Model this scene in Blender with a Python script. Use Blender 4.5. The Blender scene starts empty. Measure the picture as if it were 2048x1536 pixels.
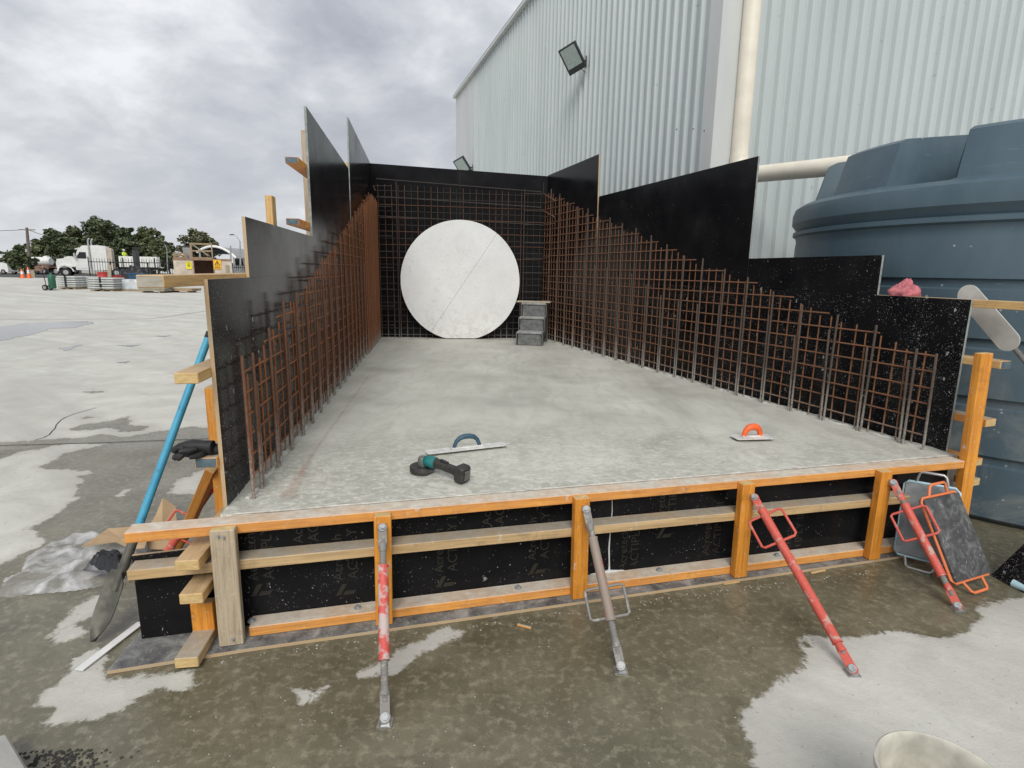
import bpy, bmesh, math, random
import numpy as np
from mathutils import Matrix, Vector, noise as mnoise
R = math.radians
sc = bpy.context.scene
col = sc.collection
rnd = random.Random(7)

# ---------------------------------------------------------------- camera, sky, sun, exposure
FPX, CAM_H, ROLL = 1140.0, 1.6, 0.0155
PITCH = math.atan((768 - 541) / FPX)
_r = np.array([1, 0, 0.]); _d = np.array([0, math.cos(PITCH), -math.sin(PITCH)]); _u = np.array([0, math.sin(PITCH), math.cos(PITCH)])
_cr = math.cos(ROLL) * _r + math.sin(ROLL) * _u
_cu = -math.sin(ROLL) * _r + math.cos(ROLL) * _u
ORG = np.array([0, 0, CAM_H])
cam = bpy.data.cameras.new('camera'); cam.lens = FPX / 2048 * 36; cam.sensor_width = 36; cam.clip_start = 0.05; cam.clip_end = 4000
co = bpy.data.objects.new('camera', cam); col.objects.link(co)
co.matrix_world = Matrix(((_cr[0], _cu[0], -_d[0], 0), (_cr[1], _cu[1], -_d[1], 0), (_cr[2], _cu[2], -_d[2], CAM_H), (0, 0, 0, 1)))
sc.camera = co

SUN_EL, SUN_AZ = R(43), R(181)      # azimuth clockwise from +Y
w = bpy.data.worlds.new('World'); sc.world = w; w.use_nodes = True
def build_world():
    nt = w.node_tree; N = nt.nodes; L = nt.links; N.clear()
    out = N.new('ShaderNodeOutputWorld'); bg = N.new('ShaderNodeBackground')
    sky = N.new('ShaderNodeTexSky'); sky.sky_type = 'NISHITA'; sky.sun_disc = False
    sky.sun_elevation = SUN_EL; sky.sun_rotation = SUN_AZ; sky.air_density = 1.2; sky.dust_density = 1.5
    tc = N.new('ShaderNodeTexCoord'); sep = N.new('ShaderNodeSeparateXYZ'); L.new(tc.outputs['Generated'], sep.inputs[0])
    zc = N.new('ShaderNodeMath'); zc.operation = 'MAXIMUM'; zc.inputs[1].default_value = 0.0; L.new(sep.outputs['Z'], zc.inputs[0])
    za = N.new('ShaderNodeMath'); za.operation = 'ADD'; za.inputs[1].default_value = 0.34; L.new(zc.outputs[0], za.inputs[0])
    dx = N.new('ShaderNodeMath'); dx.operation = 'DIVIDE'; L.new(sep.outputs['X'], dx.inputs[0]); L.new(za.outputs[0], dx.inputs[1])
    dy = N.new('ShaderNodeMath'); dy.operation = 'DIVIDE'; L.new(sep.outputs['Y'], dy.inputs[0]); L.new(za.outputs[0], dy.inputs[1])
    cb = N.new('ShaderNodeCombineXYZ'); L.new(dx.outputs[0], cb.inputs[0]); L.new(dy.outputs[0], cb.inputs[1])
    def noise(scale, det, rough, dist, off):
        mp = N.new('ShaderNodeMapping'); mp.inputs['Location'].default_value = off; L.new(cb.outputs[0], mp.inputs[0])
        n = N.new('ShaderNodeTexNoise'); n.inputs['Scale'].default_value = scale; n.inputs['Detail'].default_value = det
        n.inputs['Roughness'].default_value = rough; n.inputs['Distortion'].default_value = dist; L.new(mp.outputs[0], n.inputs['Vector']); return n
    n1 = noise(1.05, 7, 0.5, 0.2, (4.6, 9.1, 0)); n2 = noise(3.4, 9, 0.58, 0.2, (11.0, 2.0, 1)); n3 = noise(0.5, 4, 0.5, 0.2, (5, 21, 2))
    mx = N.new('ShaderNodeMix'); mx.data_type = 'FLOAT'; mx.inputs[0].default_value = 0.44; L.new(n1.outputs[0], mx.inputs[2]); L.new(n2.outputs[0], mx.inputs[3])
    cr = N.new('ShaderNodeValToRGB'); e = cr.color_ramp; L.new(mx.outputs[0], cr.inputs[0])
    e.elements[0].position = 0.355; e.elements[0].color = (0.215, 0.228, 0.268, 1)
    e.elements[1].position = 0.60; e.elements[1].color = (0.50, 0.512, 0.535, 1)
    a = e.elements.new(0.44); a.color = (0.27, 0.285, 0.322, 1); a = e.elements.new(0.505); a.color = (0.345, 0.36, 0.385, 1)
    # thin places in the cover let the blue sky show
    gp = N.new('ShaderNodeMapRange'); gp.inputs[1].default_value = 0.62; gp.inputs[2].default_value = 0.72; gp.inputs[3].default_value = 1; gp.inputs[4].default_value = 0.35; gp.clamp = True
    L.new(n3.outputs[0], gp.inputs[0])
    sm = N.new('ShaderNodeMix'); sm.data_type = 'RGBA'; sm.blend_type = 'MULTIPLY'; sm.inputs[0].default_value = 1; L.new(sky.outputs[0], sm.inputs[6]); sm.inputs[7].default_value = (0.1, 0.1, 0.1, 1)
    # pale band toward the horizon
    hz = N.new('ShaderNodeMapRange'); hz.inputs[1].default_value = 0.0; hz.inputs[2].default_value = 0.32; hz.inputs[3].default_value = 0.62; hz.inputs[4].default_value = 0.0; hz.clamp = True
    L.new(sep.outputs['Z'], hz.inputs[0])
    hm = N.new('ShaderNodeMix'); hm.data_type = 'RGBA'; L.new(hz.outputs[0], hm.inputs[0]); L.new(cr.outputs[0], hm.inputs[6]); hm.inputs[7].default_value = (0.385, 0.40, 0.41, 1)
    fm = N.new('ShaderNodeMix'); fm.data_type = 'RGBA'; L.new(gp.outputs[0], fm.inputs[0]); L.new(sm.outputs[2], fm.inputs[6]); L.new(hm.outputs[2], fm.inputs[7])
    L.new(fm.outputs[2], bg.inputs['Color']); bg.inputs['Strength'].default_value = 1.0
    L.new(bg.outputs[0], out.inputs[0])
build_world()
sun = bpy.data.lights.new('sun', 'SUN'); sun.energy = 1.5; sun.angle = R(34); sun.color = (1, 0.97, 0.92)
so = bpy.data.objects.new('sun', sun); col.objects.link(so)
_sd = Vector((math.sin(SUN_AZ) * math.cos(SUN_EL), math.cos(SUN_AZ) * math.cos(SUN_EL), math.sin(SUN_EL)))
so.rotation_euler = _sd.to_track_quat('Z', 'Y').to_euler(); so.location = (0, 0, 30)
vs = sc.view_settings; vs.view_transform = 'Standard'; vs.look = 'None'; vs.gamma = 1; vs.use_curve_mapping = False; vs.exposure = 0.85

# ---------------------------------------------------------------- pixel -> place
def ray(x, y): return _d + _cr * (x - 1024) / FPX - _cu * (y - 768) / FPX
def onz(x, y, z=0.0): v = ray(x, y); return ORG + v * (z - CAM_H) / v[2]
def onplane(x, y, p0, n): v = ray(x, y); return ORG + v * ((np.array(p0) - ORG) @ n) / (v @ n)
def at(x, y, Y): v = ray(x, y); return ORG + v * (Y / v[1])
def V(*a): return np.array(a, float)
def unit(v): v = np.array(v, float); return v / np.linalg.norm(v)

# ---------------------------------------------------------------- mesh helpers
WM = {}
class MB:
    def __init__(s): s.v = []; s.f = []; s.m = []
    def add(s, v, f, m=0):
        o = len(s.v); s.v += [tuple(map(float, p)) for p in v]; s.f += [tuple(i + o for i in q) for q in f]; s.m += [m] * len(f); return s
    def box(s, c, size, M=None, m=0):
        x, y, z = [k / 2 for k in size]
        v = [(-x, -y, -z), (x, -y, -z), (x, y, -z), (-x, y, -z), (-x, -y, z), (x, -y, z), (x, y, z), (-x, y, z)]
        c = np.array(c, float)
        v = [(np.array(M @ Vector(p)) if M is not None else np.array(p)) + c for p in v]
        return s.add(v, [(0, 3, 2, 1), (4, 5, 6, 7), (0, 1, 5, 4), (1, 2, 6, 5), (2, 3, 7, 6), (3, 0, 4, 7)], m)
    def beam(s, a, b, w, h, up=(0, 0, 1), m=0):
        a, b = V(*a), V(*b); x = unit(b - a); y = unit(np.cross(up, x)); z = np.cross(x, y)
        M = Matrix((x, y, z)).transposed(); return s.box((a + b) / 2, (np.linalg.norm(b - a), w, h), M, m)
    def tube(s, pts, rad, seg=8, m=0, cap=True, closed=False):
        pts = [V(*p) for p in pts]; n = len(pts); rr = rad if isinstance(rad, (list, tuple)) else [rad] * n
        o = len(s.v); prev = None; vs_ = []
        for i, p in enumerate(pts):
            if closed: t = unit(pts[(i + 1) % n] - pts[i - 1])
            else: t = unit(pts[min(i + 1, n - 1)] - pts[max(i - 1, 0)])
            if prev is None: a = np.cross(t, (0, 0, 1) if abs(t[2]) < .9 else (1, 0, 0))
            else: a = prev - t * (prev @ t)
            a = unit(a); prev = a; b = np.cross(t, a)
            for k in range(seg):
                q = 2 * math.pi * k / seg; vs_.append(p + (a * math.cos(q) + b * math.sin(q)) * rr[i])
        f = []
        for i in range(n if closed else n - 1):
            j = (i + 1) % n
            for k in range(seg): l = (k + 1) % seg; f.append((i * seg + k, j * seg + k, j * seg + l, i * seg + l))
        if cap and not closed: f.append(tuple(range(seg))); f.append(tuple((n - 1) * seg + k for k in reversed(range(seg))))
        return s.add(vs_, [tuple(reversed(q)) for q in f], m)
    def lathe(s, prof, c=(0, 0, 0), seg=32, m=0, a0=0, a1=2 * math.pi, fn=None):
        full = abs(a1 - a0 - 2 * math.pi) < 1e-6; n = seg if full else seg + 1; vs_ = []
        for r_, z in prof:
            for k in range(n):
                t = a0 + (a1 - a0) * k / seg; rr, zz = (r_, z) if fn is None else fn(r_, z, t)
                vs_.append((c[0] + rr * math.cos(t), c[1] + rr * math.sin(t), c[2] + zz))
        f = []
        for i in range(len(prof) - 1):
            for k in range(seg): l = (k + 1) % n; f.append((i * n + k, i * n + l, (i + 1) * n + l, (i + 1) * n + k))
        return s.add(vs_, f, m)
    def prism(s, poly, fr, t0, t1, m_face=0, m_edge=0):
        """poly of (a, b) in frame fr(a, b, t); t is the thickness axis"""
        n = len(poly); v = [fr(a, b, t0) for a, b in poly] + [fr(a, b, t1) for a, b in poly]
        s.add(v, [tuple(range(n)), tuple(reversed(range(n, 2 * n)))], m_face)
        return s.add(v, [(i, i + n, (i + 1) % n + n, (i + 1) % n) for i in range(n)], m_edge)

def link(o, parent=None, world=None, label=None, cat=None, group=None, kind=None):
    col.objects.link(o); world = Matrix.Identity(4) if world is None else world
    if parent is not None: o.parent = parent; o.matrix_basis = WM[parent.name].inverted() @ world
    else: o.matrix_basis = world
    WM[o.name] = world.copy()
    if cat and not kind: kind = 'thing'
    for k, v in (('label', label), ('category', cat), ('group', group), ('kind', kind)):
        if v: o[k] = v
    return o
def thing(name, loc, label, cat, group=None):
    o = bpy.data.objects.new(name, None); o.empty_display_size = .1
    return link(o, None, Matrix.Translation(Vector(loc)), label, cat, group, 'thing')
def build(name, mb, mats, parent=None, label=None, cat=None, group=None, kind=None, smooth=None, bevel=0, world=None, recentre=True, fixn=True):
    me = bpy.data.meshes.new(name); v = np.array(mb.v, float)
    if world is None and recentre and len(v):
        c = (v.min(0) + v.max(0)) / 2; c[2] = v[:, 2].min(); v = v - c; world = Matrix.Translation(Vector(c))
    me.from_pydata(v.tolist(), [], mb.f)
    mats = mats if isinstance(mats, (list, tuple)) else [mats]
    for m in mats: me.materials.append(m)
    me.polygons.foreach_set('material_index', mb.m)
    if fixn or bevel:
        bm = bmesh.new(); bm.from_mesh(me)
        if fixn: bmesh.ops.recalc_face_normals(bm, faces=bm.faces)
        if bevel: bmesh.ops.bevel(bm, geom=[e for e in bm.edges if len(e.link_faces) == 2 and e.calc_face_angle(0) > .6], offset=bevel, segments=1, affect='EDGES', clamp_overlap=True)
        bm.to_mesh(me); bm.free()
    if smooth:
        me.shade_smooth(); me.set_sharp_from_angle(angle=R(smooth))
    me.update()
    return link(bpy.data.objects.new(name, me), parent, world, label, cat, group, kind)
def timber(name, a, b, wd, ht, mat, parent, up=(0, 0, 1), label=None, cat=None, group=None, bevel=.003, end_mat=None):
    """sawn timber from a to b; local X runs along the grain"""
    a, b = V(*a), V(*b); x = unit(b - a); y = unit(np.cross(up, x)); z = np.cross(x, y); Ln = np.linalg.norm(b - a)
    c = (a + b) / 2
    W = Matrix(((x[0], y[0], z[0], c[0]), (x[1], y[1], z[1], c[1]), (x[2], y[2], z[2], c[2]), (0, 0, 0, 1)))
    mb = MB().box((0, 0, 0), (Ln, wd, ht)); mb.m[3] = 1; mb.m[5] = 1
    return build(name, mb, [mat, end_mat or M['end_grain']], parent, label, cat, group, bevel=bevel, world=W, fixn=False)

# ---------------------------------------------------------------- materials
M = {}
class NT:
    def __init__(s, name):
        m = bpy.data.materials.new(name); m.use_nodes = True; s.mat = m; s.t = m.node_tree; s.N = s.t.nodes; s.L = s.t.links
        s.b = s.N['Principled BSDF']; M[name] = m
    def n(s, typ, **kw):
        o = s.N.new('ShaderNode' + typ)
        for k, v in kw.items():
            if k.startswith('i_'):
                k = k[2:]; k = int(k) if k.isdigit() else k.replace('_', ' ')
                if hasattr(v, 'is_linked') or hasattr(v, 'links'): s.L.new(v, o.inputs[k])
                else: o.inputs[k].default_value = v
            else: setattr(o, k, v)
        return o
    def co(s, kind='Object', scale=(1, 1, 1), loc=(0, 0, 0), rot=0.):
        src = s.n('NewGeometry').outputs['Position'] if kind == 'World' else s.n('TexCoord').outputs[kind]
        v = src if not rot else s.n('VectorRotate', rotation_type='Z_AXIS', i_Vector=src, i_Angle=rot).outputs[0]
        return s.n('Mapping', i_Vector=v, i_Scale=scale, i_Location=loc).outputs[0]
    def noise(s, vec, scale=5, det=4, rough=.55, dist=0): return s.n('TexNoise', i_Vector=vec, i_Scale=scale, i_Detail=det, i_Roughness=rough, i_Distortion=dist).outputs[0]
    def rng(s, v, a, b, c=0., d=1.): return s.n('MapRange', i_0=v, i_1=a, i_2=b, i_3=c, i_4=d).outputs[0]
    def ramp(s, v, stops):
        r = s.n('ValToRGB', i_0=v); e = r.color_ramp
        e.elements[0].position, e.elements[0].color = stops[0][0], (*stops[0][1], 1)
        e.elements[1].position, e.elements[1].color = stops[-1][0], (*stops[-1][1], 1)
        for p, c in stops[1:-1]: q = e.elements.new(p); q.color = (*c, 1)
        return r.outputs[0]
    def mix(s, f, a, b, blend='MIX'):
        m = s.n('Mix', data_type='RGBA', blend_type=blend)
        for k, v in ((0, f), (6, a), (7, b)):
            if hasattr(v, 'links'): s.L.new(v, m.inputs[k])
            else: m.inputs[k].default_value = (*v, 1) if isinstance(v, tuple) else v
        return m.outputs[2]
    def math(s, op, a, b=0.): 
        m = s.n('Math', operation=op)
        for k, v in ((0, a), (1, b)):
            if hasattr(v, 'links'): s.L.new(v, m.inputs[k])
            else: m.inputs[k].default_value = v
        return m.outputs[0]
    def set(s, color=None, rough=None, metal=None, bump=None, bs=.3, bd=.01, spec=None, **kw):
        def put(k, v):
            if hasattr(v, 'links'): s.L.new(v, s.b.inputs[k])
            else: s.b.inputs[k].default_value = (*v, 1) if isinstance(v, tuple) else v
        if color is not None: put('Base Color', color)
        if rough is not None: put('Roughness', rough)
        if metal is not None: put('Metallic', metal)
        if spec is not None: put('Specular IOR Level', spec)
        if bump is not None: s.L.new(s.n('Bump', i_Height=bump, i_Strength=bs, i_Distance=bd).outputs[0], s.b.inputs['Normal'])
        for k, v in kw.items(): put(k.replace('_', ' '), v)
        return s.mat

def simple(name, c, rough=.6, metal=0., var=.25, scale=8, bump=0.0, kind='Object'):
    t = NT(name); v = t.co(kind); n = t.noise(v, scale, 5, .6)
    f = t.rng(n, .3, .7, 1 - var, 1 + var * .5)
    cc = t.mix(1., c, t.n('CombineColor', i_0=f, i_1=f, i_2=f).outputs[0], 'MULTIPLY')
    t.set(cc, t.rng(n, .3, .7, max(.05, rough - .1), min(1, rough + .1)), metal)
    if bump: t.set(bump=t.noise(v, scale * 6, 4, .6), bs=bump, bd=.004)
    return t.mat

def mat_ground():
    t = NT('yard_concrete'); p = t.co('World')
    wet = t.n('Attribute', attribute_name='wet').outputs['Fac']
    big = t.noise(p, .35, 6, .6, .4); mid = t.noise(p, 2.3, 7, .62, .3); fine = t.noise(p, 26, 6, .65); grit = t.noise(p, 140, 3, .7)
    streak = t.noise(t.co('World', (.25, 1.6, 1), rot=.55), .8, 7, .6, .8)
    dry = t.ramp(mid, [(.28, (.43, .425, .375)), (.5, (.54, .535, .485)), (.72, (.64, .635, .585))])
    dry = t.mix(t.rng(streak, .44, .66, 0, .6), dry, (.37, .362, .335))
    dry = t.mix(t.rng(big, .42, .62, 0, .45), dry, (.47, .45, .405))
    dry = t.mix(t.rng(t.noise(t.co('World', (.07, .30, 1), rot=.75), 1.0, 6, .6, 1.2), .44, .68, 0, .5), dry, (.38, .366, .335))
    dry = t.mix(t.rng(fine, .55, .75, 0, .35), dry, (.34, .325, .28))
    dry = t.mix(t.rng(fine, .45, .25, 0, .25), dry, (.62, .61, .56))
    wetc = t.ramp(mid, [(.25, (.078, .070, .043)), (.5, (.135, .122, .080)), (.75, (.205, .188, .130))])
    wetc = t.mix(t.rng(fine, .5, .66, 0, .65), wetc, (.28, .258, .18)); wetc = t.mix(t.rng(t.noise(p, 11, 7, .7, .6), .52, .68, 0, .6), wetc, (.085, .076, .048))
    wetc = t.mix(t.rng(grit, .56, .70, 0, .6), wetc, (.06, .052, .034))
    edge = t.math('ADD', wet, t.math('MULTIPLY', t.math('SUBTRACT', t.noise(p, 9, 6, .65, .5), .5), .17))
    edge = t.math('ADD', edge, t.math('MULTIPLY', t.math('SUBTRACT', t.noise(p, 45, 4, .7), .5), .05))
    f = t.rng(edge, -.006, .014)
    halo = t.rng(edge, -.09, 0, 0, .3)
    c = t.mix(f, t.mix(halo, dry, (.33, .31, .27)), wetc)
    sheen = t.noise(p, 1.1, 5, .6)
    rw = t.rng(sheen, .36, .62, .10, .42)
    ro = t.n('Mix', data_type='FLOAT', i_0=f, i_2=.86, i_3=rw).outputs[0]
    bh = t.math('ADD', fine, t.math('MULTIPLY', grit, .5))
    t.set(c, ro, bump=t.math('MULTIPLY', bh, t.n('Mix', data_type='FLOAT', i_0=f, i_2=1., i_3=.55).outputs[0]), bs=.5, bd=.007, spec=.5)
mat_ground()

def mat_slab():
    t = NT('cast_concrete'); p = t.co('World')
    fr = t.n('SeparateXYZ', i_0=p).outputs[1]
    mid = t.noise(p, 1.6, 7, .6, .4); fine = t.noise(t.co('World', (1, 1.4, 1)), 18, 7, .68, 1.1); grit = t.noise(p, 90, 4, .7); brush = t.noise(t.co('World', (2, .5, 1)), 3, 6, .6, 1.2)
    c = t.ramp(mid, [(.26, (.35, .346, .30)), (.48, (.475, .47, .415)), (.74, (.57, .565, .505))])
    c = t.mix(t.rng(brush, .46, .66, 0, .5), c, (.36, .36, .305))
    nearf = t.rng(t.math('ADD', fr, t.math('MULTIPLY', mid, 1.6)), 3.5, 5.1, 1, 0)
    fl = t.math('MULTIPLY', t.rng(fine, .52, .58), nearf)
    c = t.mix(t.math('MULTIPLY', fl, .55), c, (.66, .66, .59))
    c = t.mix(t.math('MULTIPLY', t.math('MULTIPLY', t.rng(fine, .50, .39), nearf), .5), c, (.31, .295, .22))
    c = t.mix(t.rng(grit, .6, .75, 0, .25), c, (.2, .2, .18))
    t.set(c, t.rng(mid, .3, .7, .5, .75), bump=t.math('ADD', fine, t.math('MULTIPLY', grit, .35)), bs=.4, bd=.006)
mat_slab()

def mat_ply(name, spl=1.0, floor=.05):
    t = NT(name); p = t.co('World')
    z = t.n('SeparateXYZ', i_0=p).outputs[2]
    n = t.noise(p, 3, 6, .6); fine = t.noise(p, 30, 4, .6)
    c = t.ramp(n, [(.3, (.006, .006, .007)), (.6, (.011, .011, .012)), (.8, (.022, .021, .021))])
    wv = t.n('TexNoise', i_Vector=p, i_Scale=55., i_Detail=3., i_Roughness=.6).outputs['Color']
    wp = t.n('VectorMath', operation='ADD', i_0=p, i_1=t.n('VectorMath', operation='SCALE', i_0=t.n('VectorMath', operation='SUBTRACT', i_0=wv, i_1=(.5, .5, .5)).outputs[0], i_3=.035).outputs[0]).outputs[0]
    def specks(scale, thr, off, dens, sx=1.):
        v = t.n('TexVoronoi', i_Vector=t.n('Mapping', i_Vector=wp, i_Location=off, i_Scale=(1, 1, sx)).outputs[0], i_Scale=scale, i_Randomness=1.0)
        sep_ = t.n('SeparateColor', i_0=v.outputs['Color'])
        keep = t.math('LESS_THAN', sep_.outputs[0], dens); th = t.math('MULTIPLY', t.rng(sep_.outputs[1], 0., 1., .35, 1.), thr)
        return t.math('MULTIPLY', t.math('LESS_THAN', v.outputs['Distance'], th), t.math('MULTIPLY', keep, t.rng(sep_.outputs[2], 0., 1., .35, 1.)))
    cl = t.noise(p, 1.3, 5, .6); cl2 = t.noise(p, 7, 4, .6)
    dens = t.math('MULTIPLY', t.math('MULTIPLY', t.rng(cl, .38, .62, floor, 1.0), t.rng(cl2, .35, .6, .3, 1.0)), t.rng(z, .2, 2.5, 1.0 * spl, .04 * spl))
    s = t.math('MAXIMUM', t.math('MAXIMUM', specks(17, .19, (0, 0, 0), t.math('MULTIPLY', dens, .5), .7), specks(70, .24, (3, 1, 2), t.math('MULTIPLY', dens, .7), .75)), specks(150, .30, (7, 4, 2), dens))
    c = t.mix(t.math('MULTIPLY', s, .75), c, (.50, .50, .48))
    t.set(c, t.n('Mix', data_type='FLOAT', i_0=s, i_2=t.rng(n, .3, .7, .13, .24), i_3=.8).outputs[0], bump=t.math('ADD', t.math('MULTIPLY', fine, .15), s), bs=.15, bd=.003, spec=.10)
mat_ply('film_ply', .7); mat_ply('film_ply_clean', .16); mat_ply('film_ply_spattered', 1.9); mat_ply('film_ply_dusty', .22); mat_ply('film_ply_flecked', 2.2, .45)

def mat_timber(name, c0, c1, dust=.55, dustc=(.42, .38, .31)):
    t = NT(name); p = t.co('Object', (1.4, 42, 42)); o = t.co('Object')
    ri = t.n('ObjectInfo').outputs['Random']
    pv = t.n('VectorMath', operation='ADD', i_0=p).outputs[0]
    sh = t.n('VectorMath', operation='ADD', i_0=p, i_1=t.n('CombineXYZ', i_0=t.math('MULTIPLY', ri, 37.), i_1=t.math('MULTIPLY', ri, 91.), i_2=t.math('MULTIPLY', ri, 17.)).outputs[0]).outputs[0]
    g = t.noise(sh, 1.0, 6, .6, .6); g2 = t.noise(sh, 3.5, 4, .6, .3); blot = t.noise(t.co('World'), 6, 5, .6)
    c = t.ramp(g, [(.3, c0), (.7, c1)])
    c = t.mix(t.rng(g2, .50, .64, 0, .45), c, tuple(k * .45 for k in c0)); c = t.mix(t.rng(t.noise(t.co('World'), 9, 6, .68, .5), .56, .72, 0, .5), c, tuple(k * .38 for k in c0)); c = t.mix(t.rng(t.noise(t.co('World'), 4, 5, .6, .3), .55, .7, 0, .35), c, tuple(min(1, k * 1.25) for k in c1))
    kn = t.n('TexVoronoi', i_Vector=t.n('VectorMath', operation='ADD', i_0=t.co('Object', (2.2, 9, 9)), i_1=t.n('CombineXYZ', i_0=t.math('MULTIPLY', ri, 53.)).outputs[0]).outputs[0], i_Scale=1.0)
    c = t.mix(t.rng(kn.outputs['Distance'], .10, .04, 0, .7), c, tuple(k * .25 for k in c0))
    nz = t.n('SeparateXYZ', i_0=t.n('NewGeometry').outputs['Normal']).outputs[2]
    df = t.math('MULTIPLY', t.math('ADD', t.rng(nz, .55, .9, .12, 1), 0.), t.rng(blot, .3, .6, dust * .55, min(1, dust * 1.25)))
    c = t.mix(df, c, t.ramp(t.noise(t.co('World'), 24, 5, .65), [(.3, tuple(k * .7 for k in dustc)), (.7, dustc)]))
    spots = t.math('MAXIMUM', t.rng(t.noise(t.co('World'), 60, 3, .6), .65, .70), t.rng(t.noise(t.co('World', (1, 1, .6)), 17, 5, .68, .4), .64, .70))
    c = t.mix(t.math('MULTIPLY', spots, .55), c, (.56, .54, .48))
    t.set(c, t.rng(g, .3, .7, .45, .7), bump=g2, bs=.25, bd=.003)
mat_timber('orange_timber', (.56, .19, .012), (.76, .32, .03), .8, (.46, .40, .31)); mat_timber('rail_timber', (.56, .19, .012), (.76, .32, .03), 1.25, (.64, .59, .50))
mat_timber('orange_clean', (.54, .18, .012), (.74, .31, .03), .18)
mat_timber('pine_timber', (.52, .30, .10), (.68, .44, .18), .35)
mat_timber('weathered_timber', (.36, .28, .18), (.50, .41, .29), .7, (.45, .43, .38))
mat_timber('dusty_timber', (.42, .27, .12), (.58, .40, .19), .9, (.40, .37, .31))
def mat_end():
    t = NT('end_grain'); p = t.co('World'); g = t.noise(t.co('World', (30, 30, 90)), 1, 5, .6, .5)
    t.set(t.ramp(g, [(.3, (.42, .28, .11)), (.7, (.62, .46, .22))]), .75, bump=g, bs=.2, bd=.002)
    t = NT('painted_end'); g = t.noise(t.co('World'), 30, 4, .6)
    t.set(t.ramp(g, [(.35, (.045, .075, .10)), (.7, (.12, .17, .19))]), .6)
    t = NT('grey_end'); g = t.noise(t.co('World', (20, 20, 60)), 1, 5, .6, .4)
    t.set(t.ramp(g, [(.3, (.27, .25, .2)), (.7, (.42, .39, .33))]), .8)
    t = NT('ply_edge'); g = t.n('TexWave', i_Vector=t.co('World'), i_Scale=60., i_Distortion=6., i_Detail=3.).outputs[1]; q = t.noise(t.co('World'), 14, 5, .6)
    t.set(t.mix(t.rng(q, .3, .7, 0, .6), t.ramp(g, [(.2, (.36, .23, .11)), (.8, (.55, .39, .21))]), (.42, .37, .29)), .75)
    t = NT('ply_edge_grey'); q = t.noise(t.co('World'), 30, 5, .6)
    t.set(t.ramp(q, [(.3, (.17, .19, .18)), (.7, (.33, .36, .34))]), .65)
mat_end()
def mat_dusty():
    t = NT('dusty_film'); p = t.co('World'); a = t.noise(p, 9, 7, .65, .5); b = t.noise(p, 70, 4, .65)
    c = t.ramp(a, [(.35, (.06, .061, .063)), (.52, (.17, .17, .163)), (.68, (.32, .315, .295))]); c = t.mix(t.rng(b, .6, .7, 0, .7), c, (.42, .41, .38))
    t.set(c, .7, bump=b, bs=.3, bd=.003)
mat_dusty()
def mat_knee():
    t = NT('kneeboard_black'); p = t.co('World'); a = t.noise(p, 14, 7, .7, .8); b = t.noise(p, 90, 4, .65); q = t.noise(t.co('World', (1, 1, .3)), 30, 5, .7, 1.)
    c = t.ramp(a, [(.34, (.030, .031, .033)), (.52, (.075, .076, .078)), (.70, (.21, .21, .205))]); c = t.mix(t.rng(q, .60, .68, 0, .6), c, (.40, .40, .38))
    t.set(c, .65, bump=b, bs=.3, bd=.003)
mat_knee()
def mat_rust(name, a, b, g, lo, hi):
    t = NT(name); p = t.co('World'); z = t.n('SeparateXYZ', i_0=p).outputs[2]; n = t.noise(p, 5, 5, .6); f = t.noise(p, 60, 4, .65); ri = t.n('ObjectInfo').outputs['Random']
    c = t.ramp(f, [(.3, a), (.7, b)])
    c = t.mix(t.math('MULTIPLY', t.rng(ri, 0., 1., 0, 1), .6), c, tuple(k * .5 for k in b))
    gf = t.math('MULTIPLY', t.rng(z, lo, hi, 1, 0), t.rng(f, .35, .55, .25, 1)); c = t.mix(gf, c, g)
    t.set(c, .85, bump=f, bs=.4, bd=.003)
mat_rust('rusty_steel', (.19, .064, .022), (.375, .140, .048), (.40, .38, .34), .50, .66); mat_rust('mesh_steel', (.135, .058, .028), (.275, .120, .056), (.38, .35, .31), .50, .68)
mat_rust('brown_steel', (.095, .048, .030), (.215, .100, .056), (.34, .32, .28), .50, .85); mat_rust('grey_steel', (.060, .043, .034), (.125, .090, .070), (.36, .34, .30), .50, .86)
mat_rust('dark_steel', (.028, .025, .023), (.065, .053, .045), (.25, .24, .22), .50, .70)
def mat_prop(name, c, chip, amt, ch=(.32, .30, .27)):
    t = NT(name); p = t.co('World'); n = t.noise(p, 22, 6, .65); m = t.noise(p, 80, 3, .6)
    cc = t.mix(t.rng(n, amt, amt + .08, 0, .85), t.mix(t.rng(m, .4, .7, 0, .3), c, tuple(k * .55 for k in c)), ch)
    t.set(cc, t.rng(n, .3, .7, .45, .75), bump=m, bs=.25, bd=.002)
mat_prop('red_paint', (.56, .095, .068), 0, .555, (.44, .33, .28)); mat_prop('worn_red_paint', (.56, .085, .07), 0, .47, (.46, .43, .40)); mat_prop('cement_coated_red', (.36, .17, .135), 0, .38, (.24, .215, .175))
mat_prop('orange_paint', (.72, .20, .075), 0, .66)
mat_prop('screw_steel', (.20, .19, .175), 0, .55, (.36, .34, .31)); 
simple('galvanised', (.50, .51, .51), .38, .8, .2, 40)
simple('zinc_bolt', (.36, .37, .37), .5, .25, .4, 90)
simple('dark_hole', (.01, .01, .01), .8)
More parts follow.
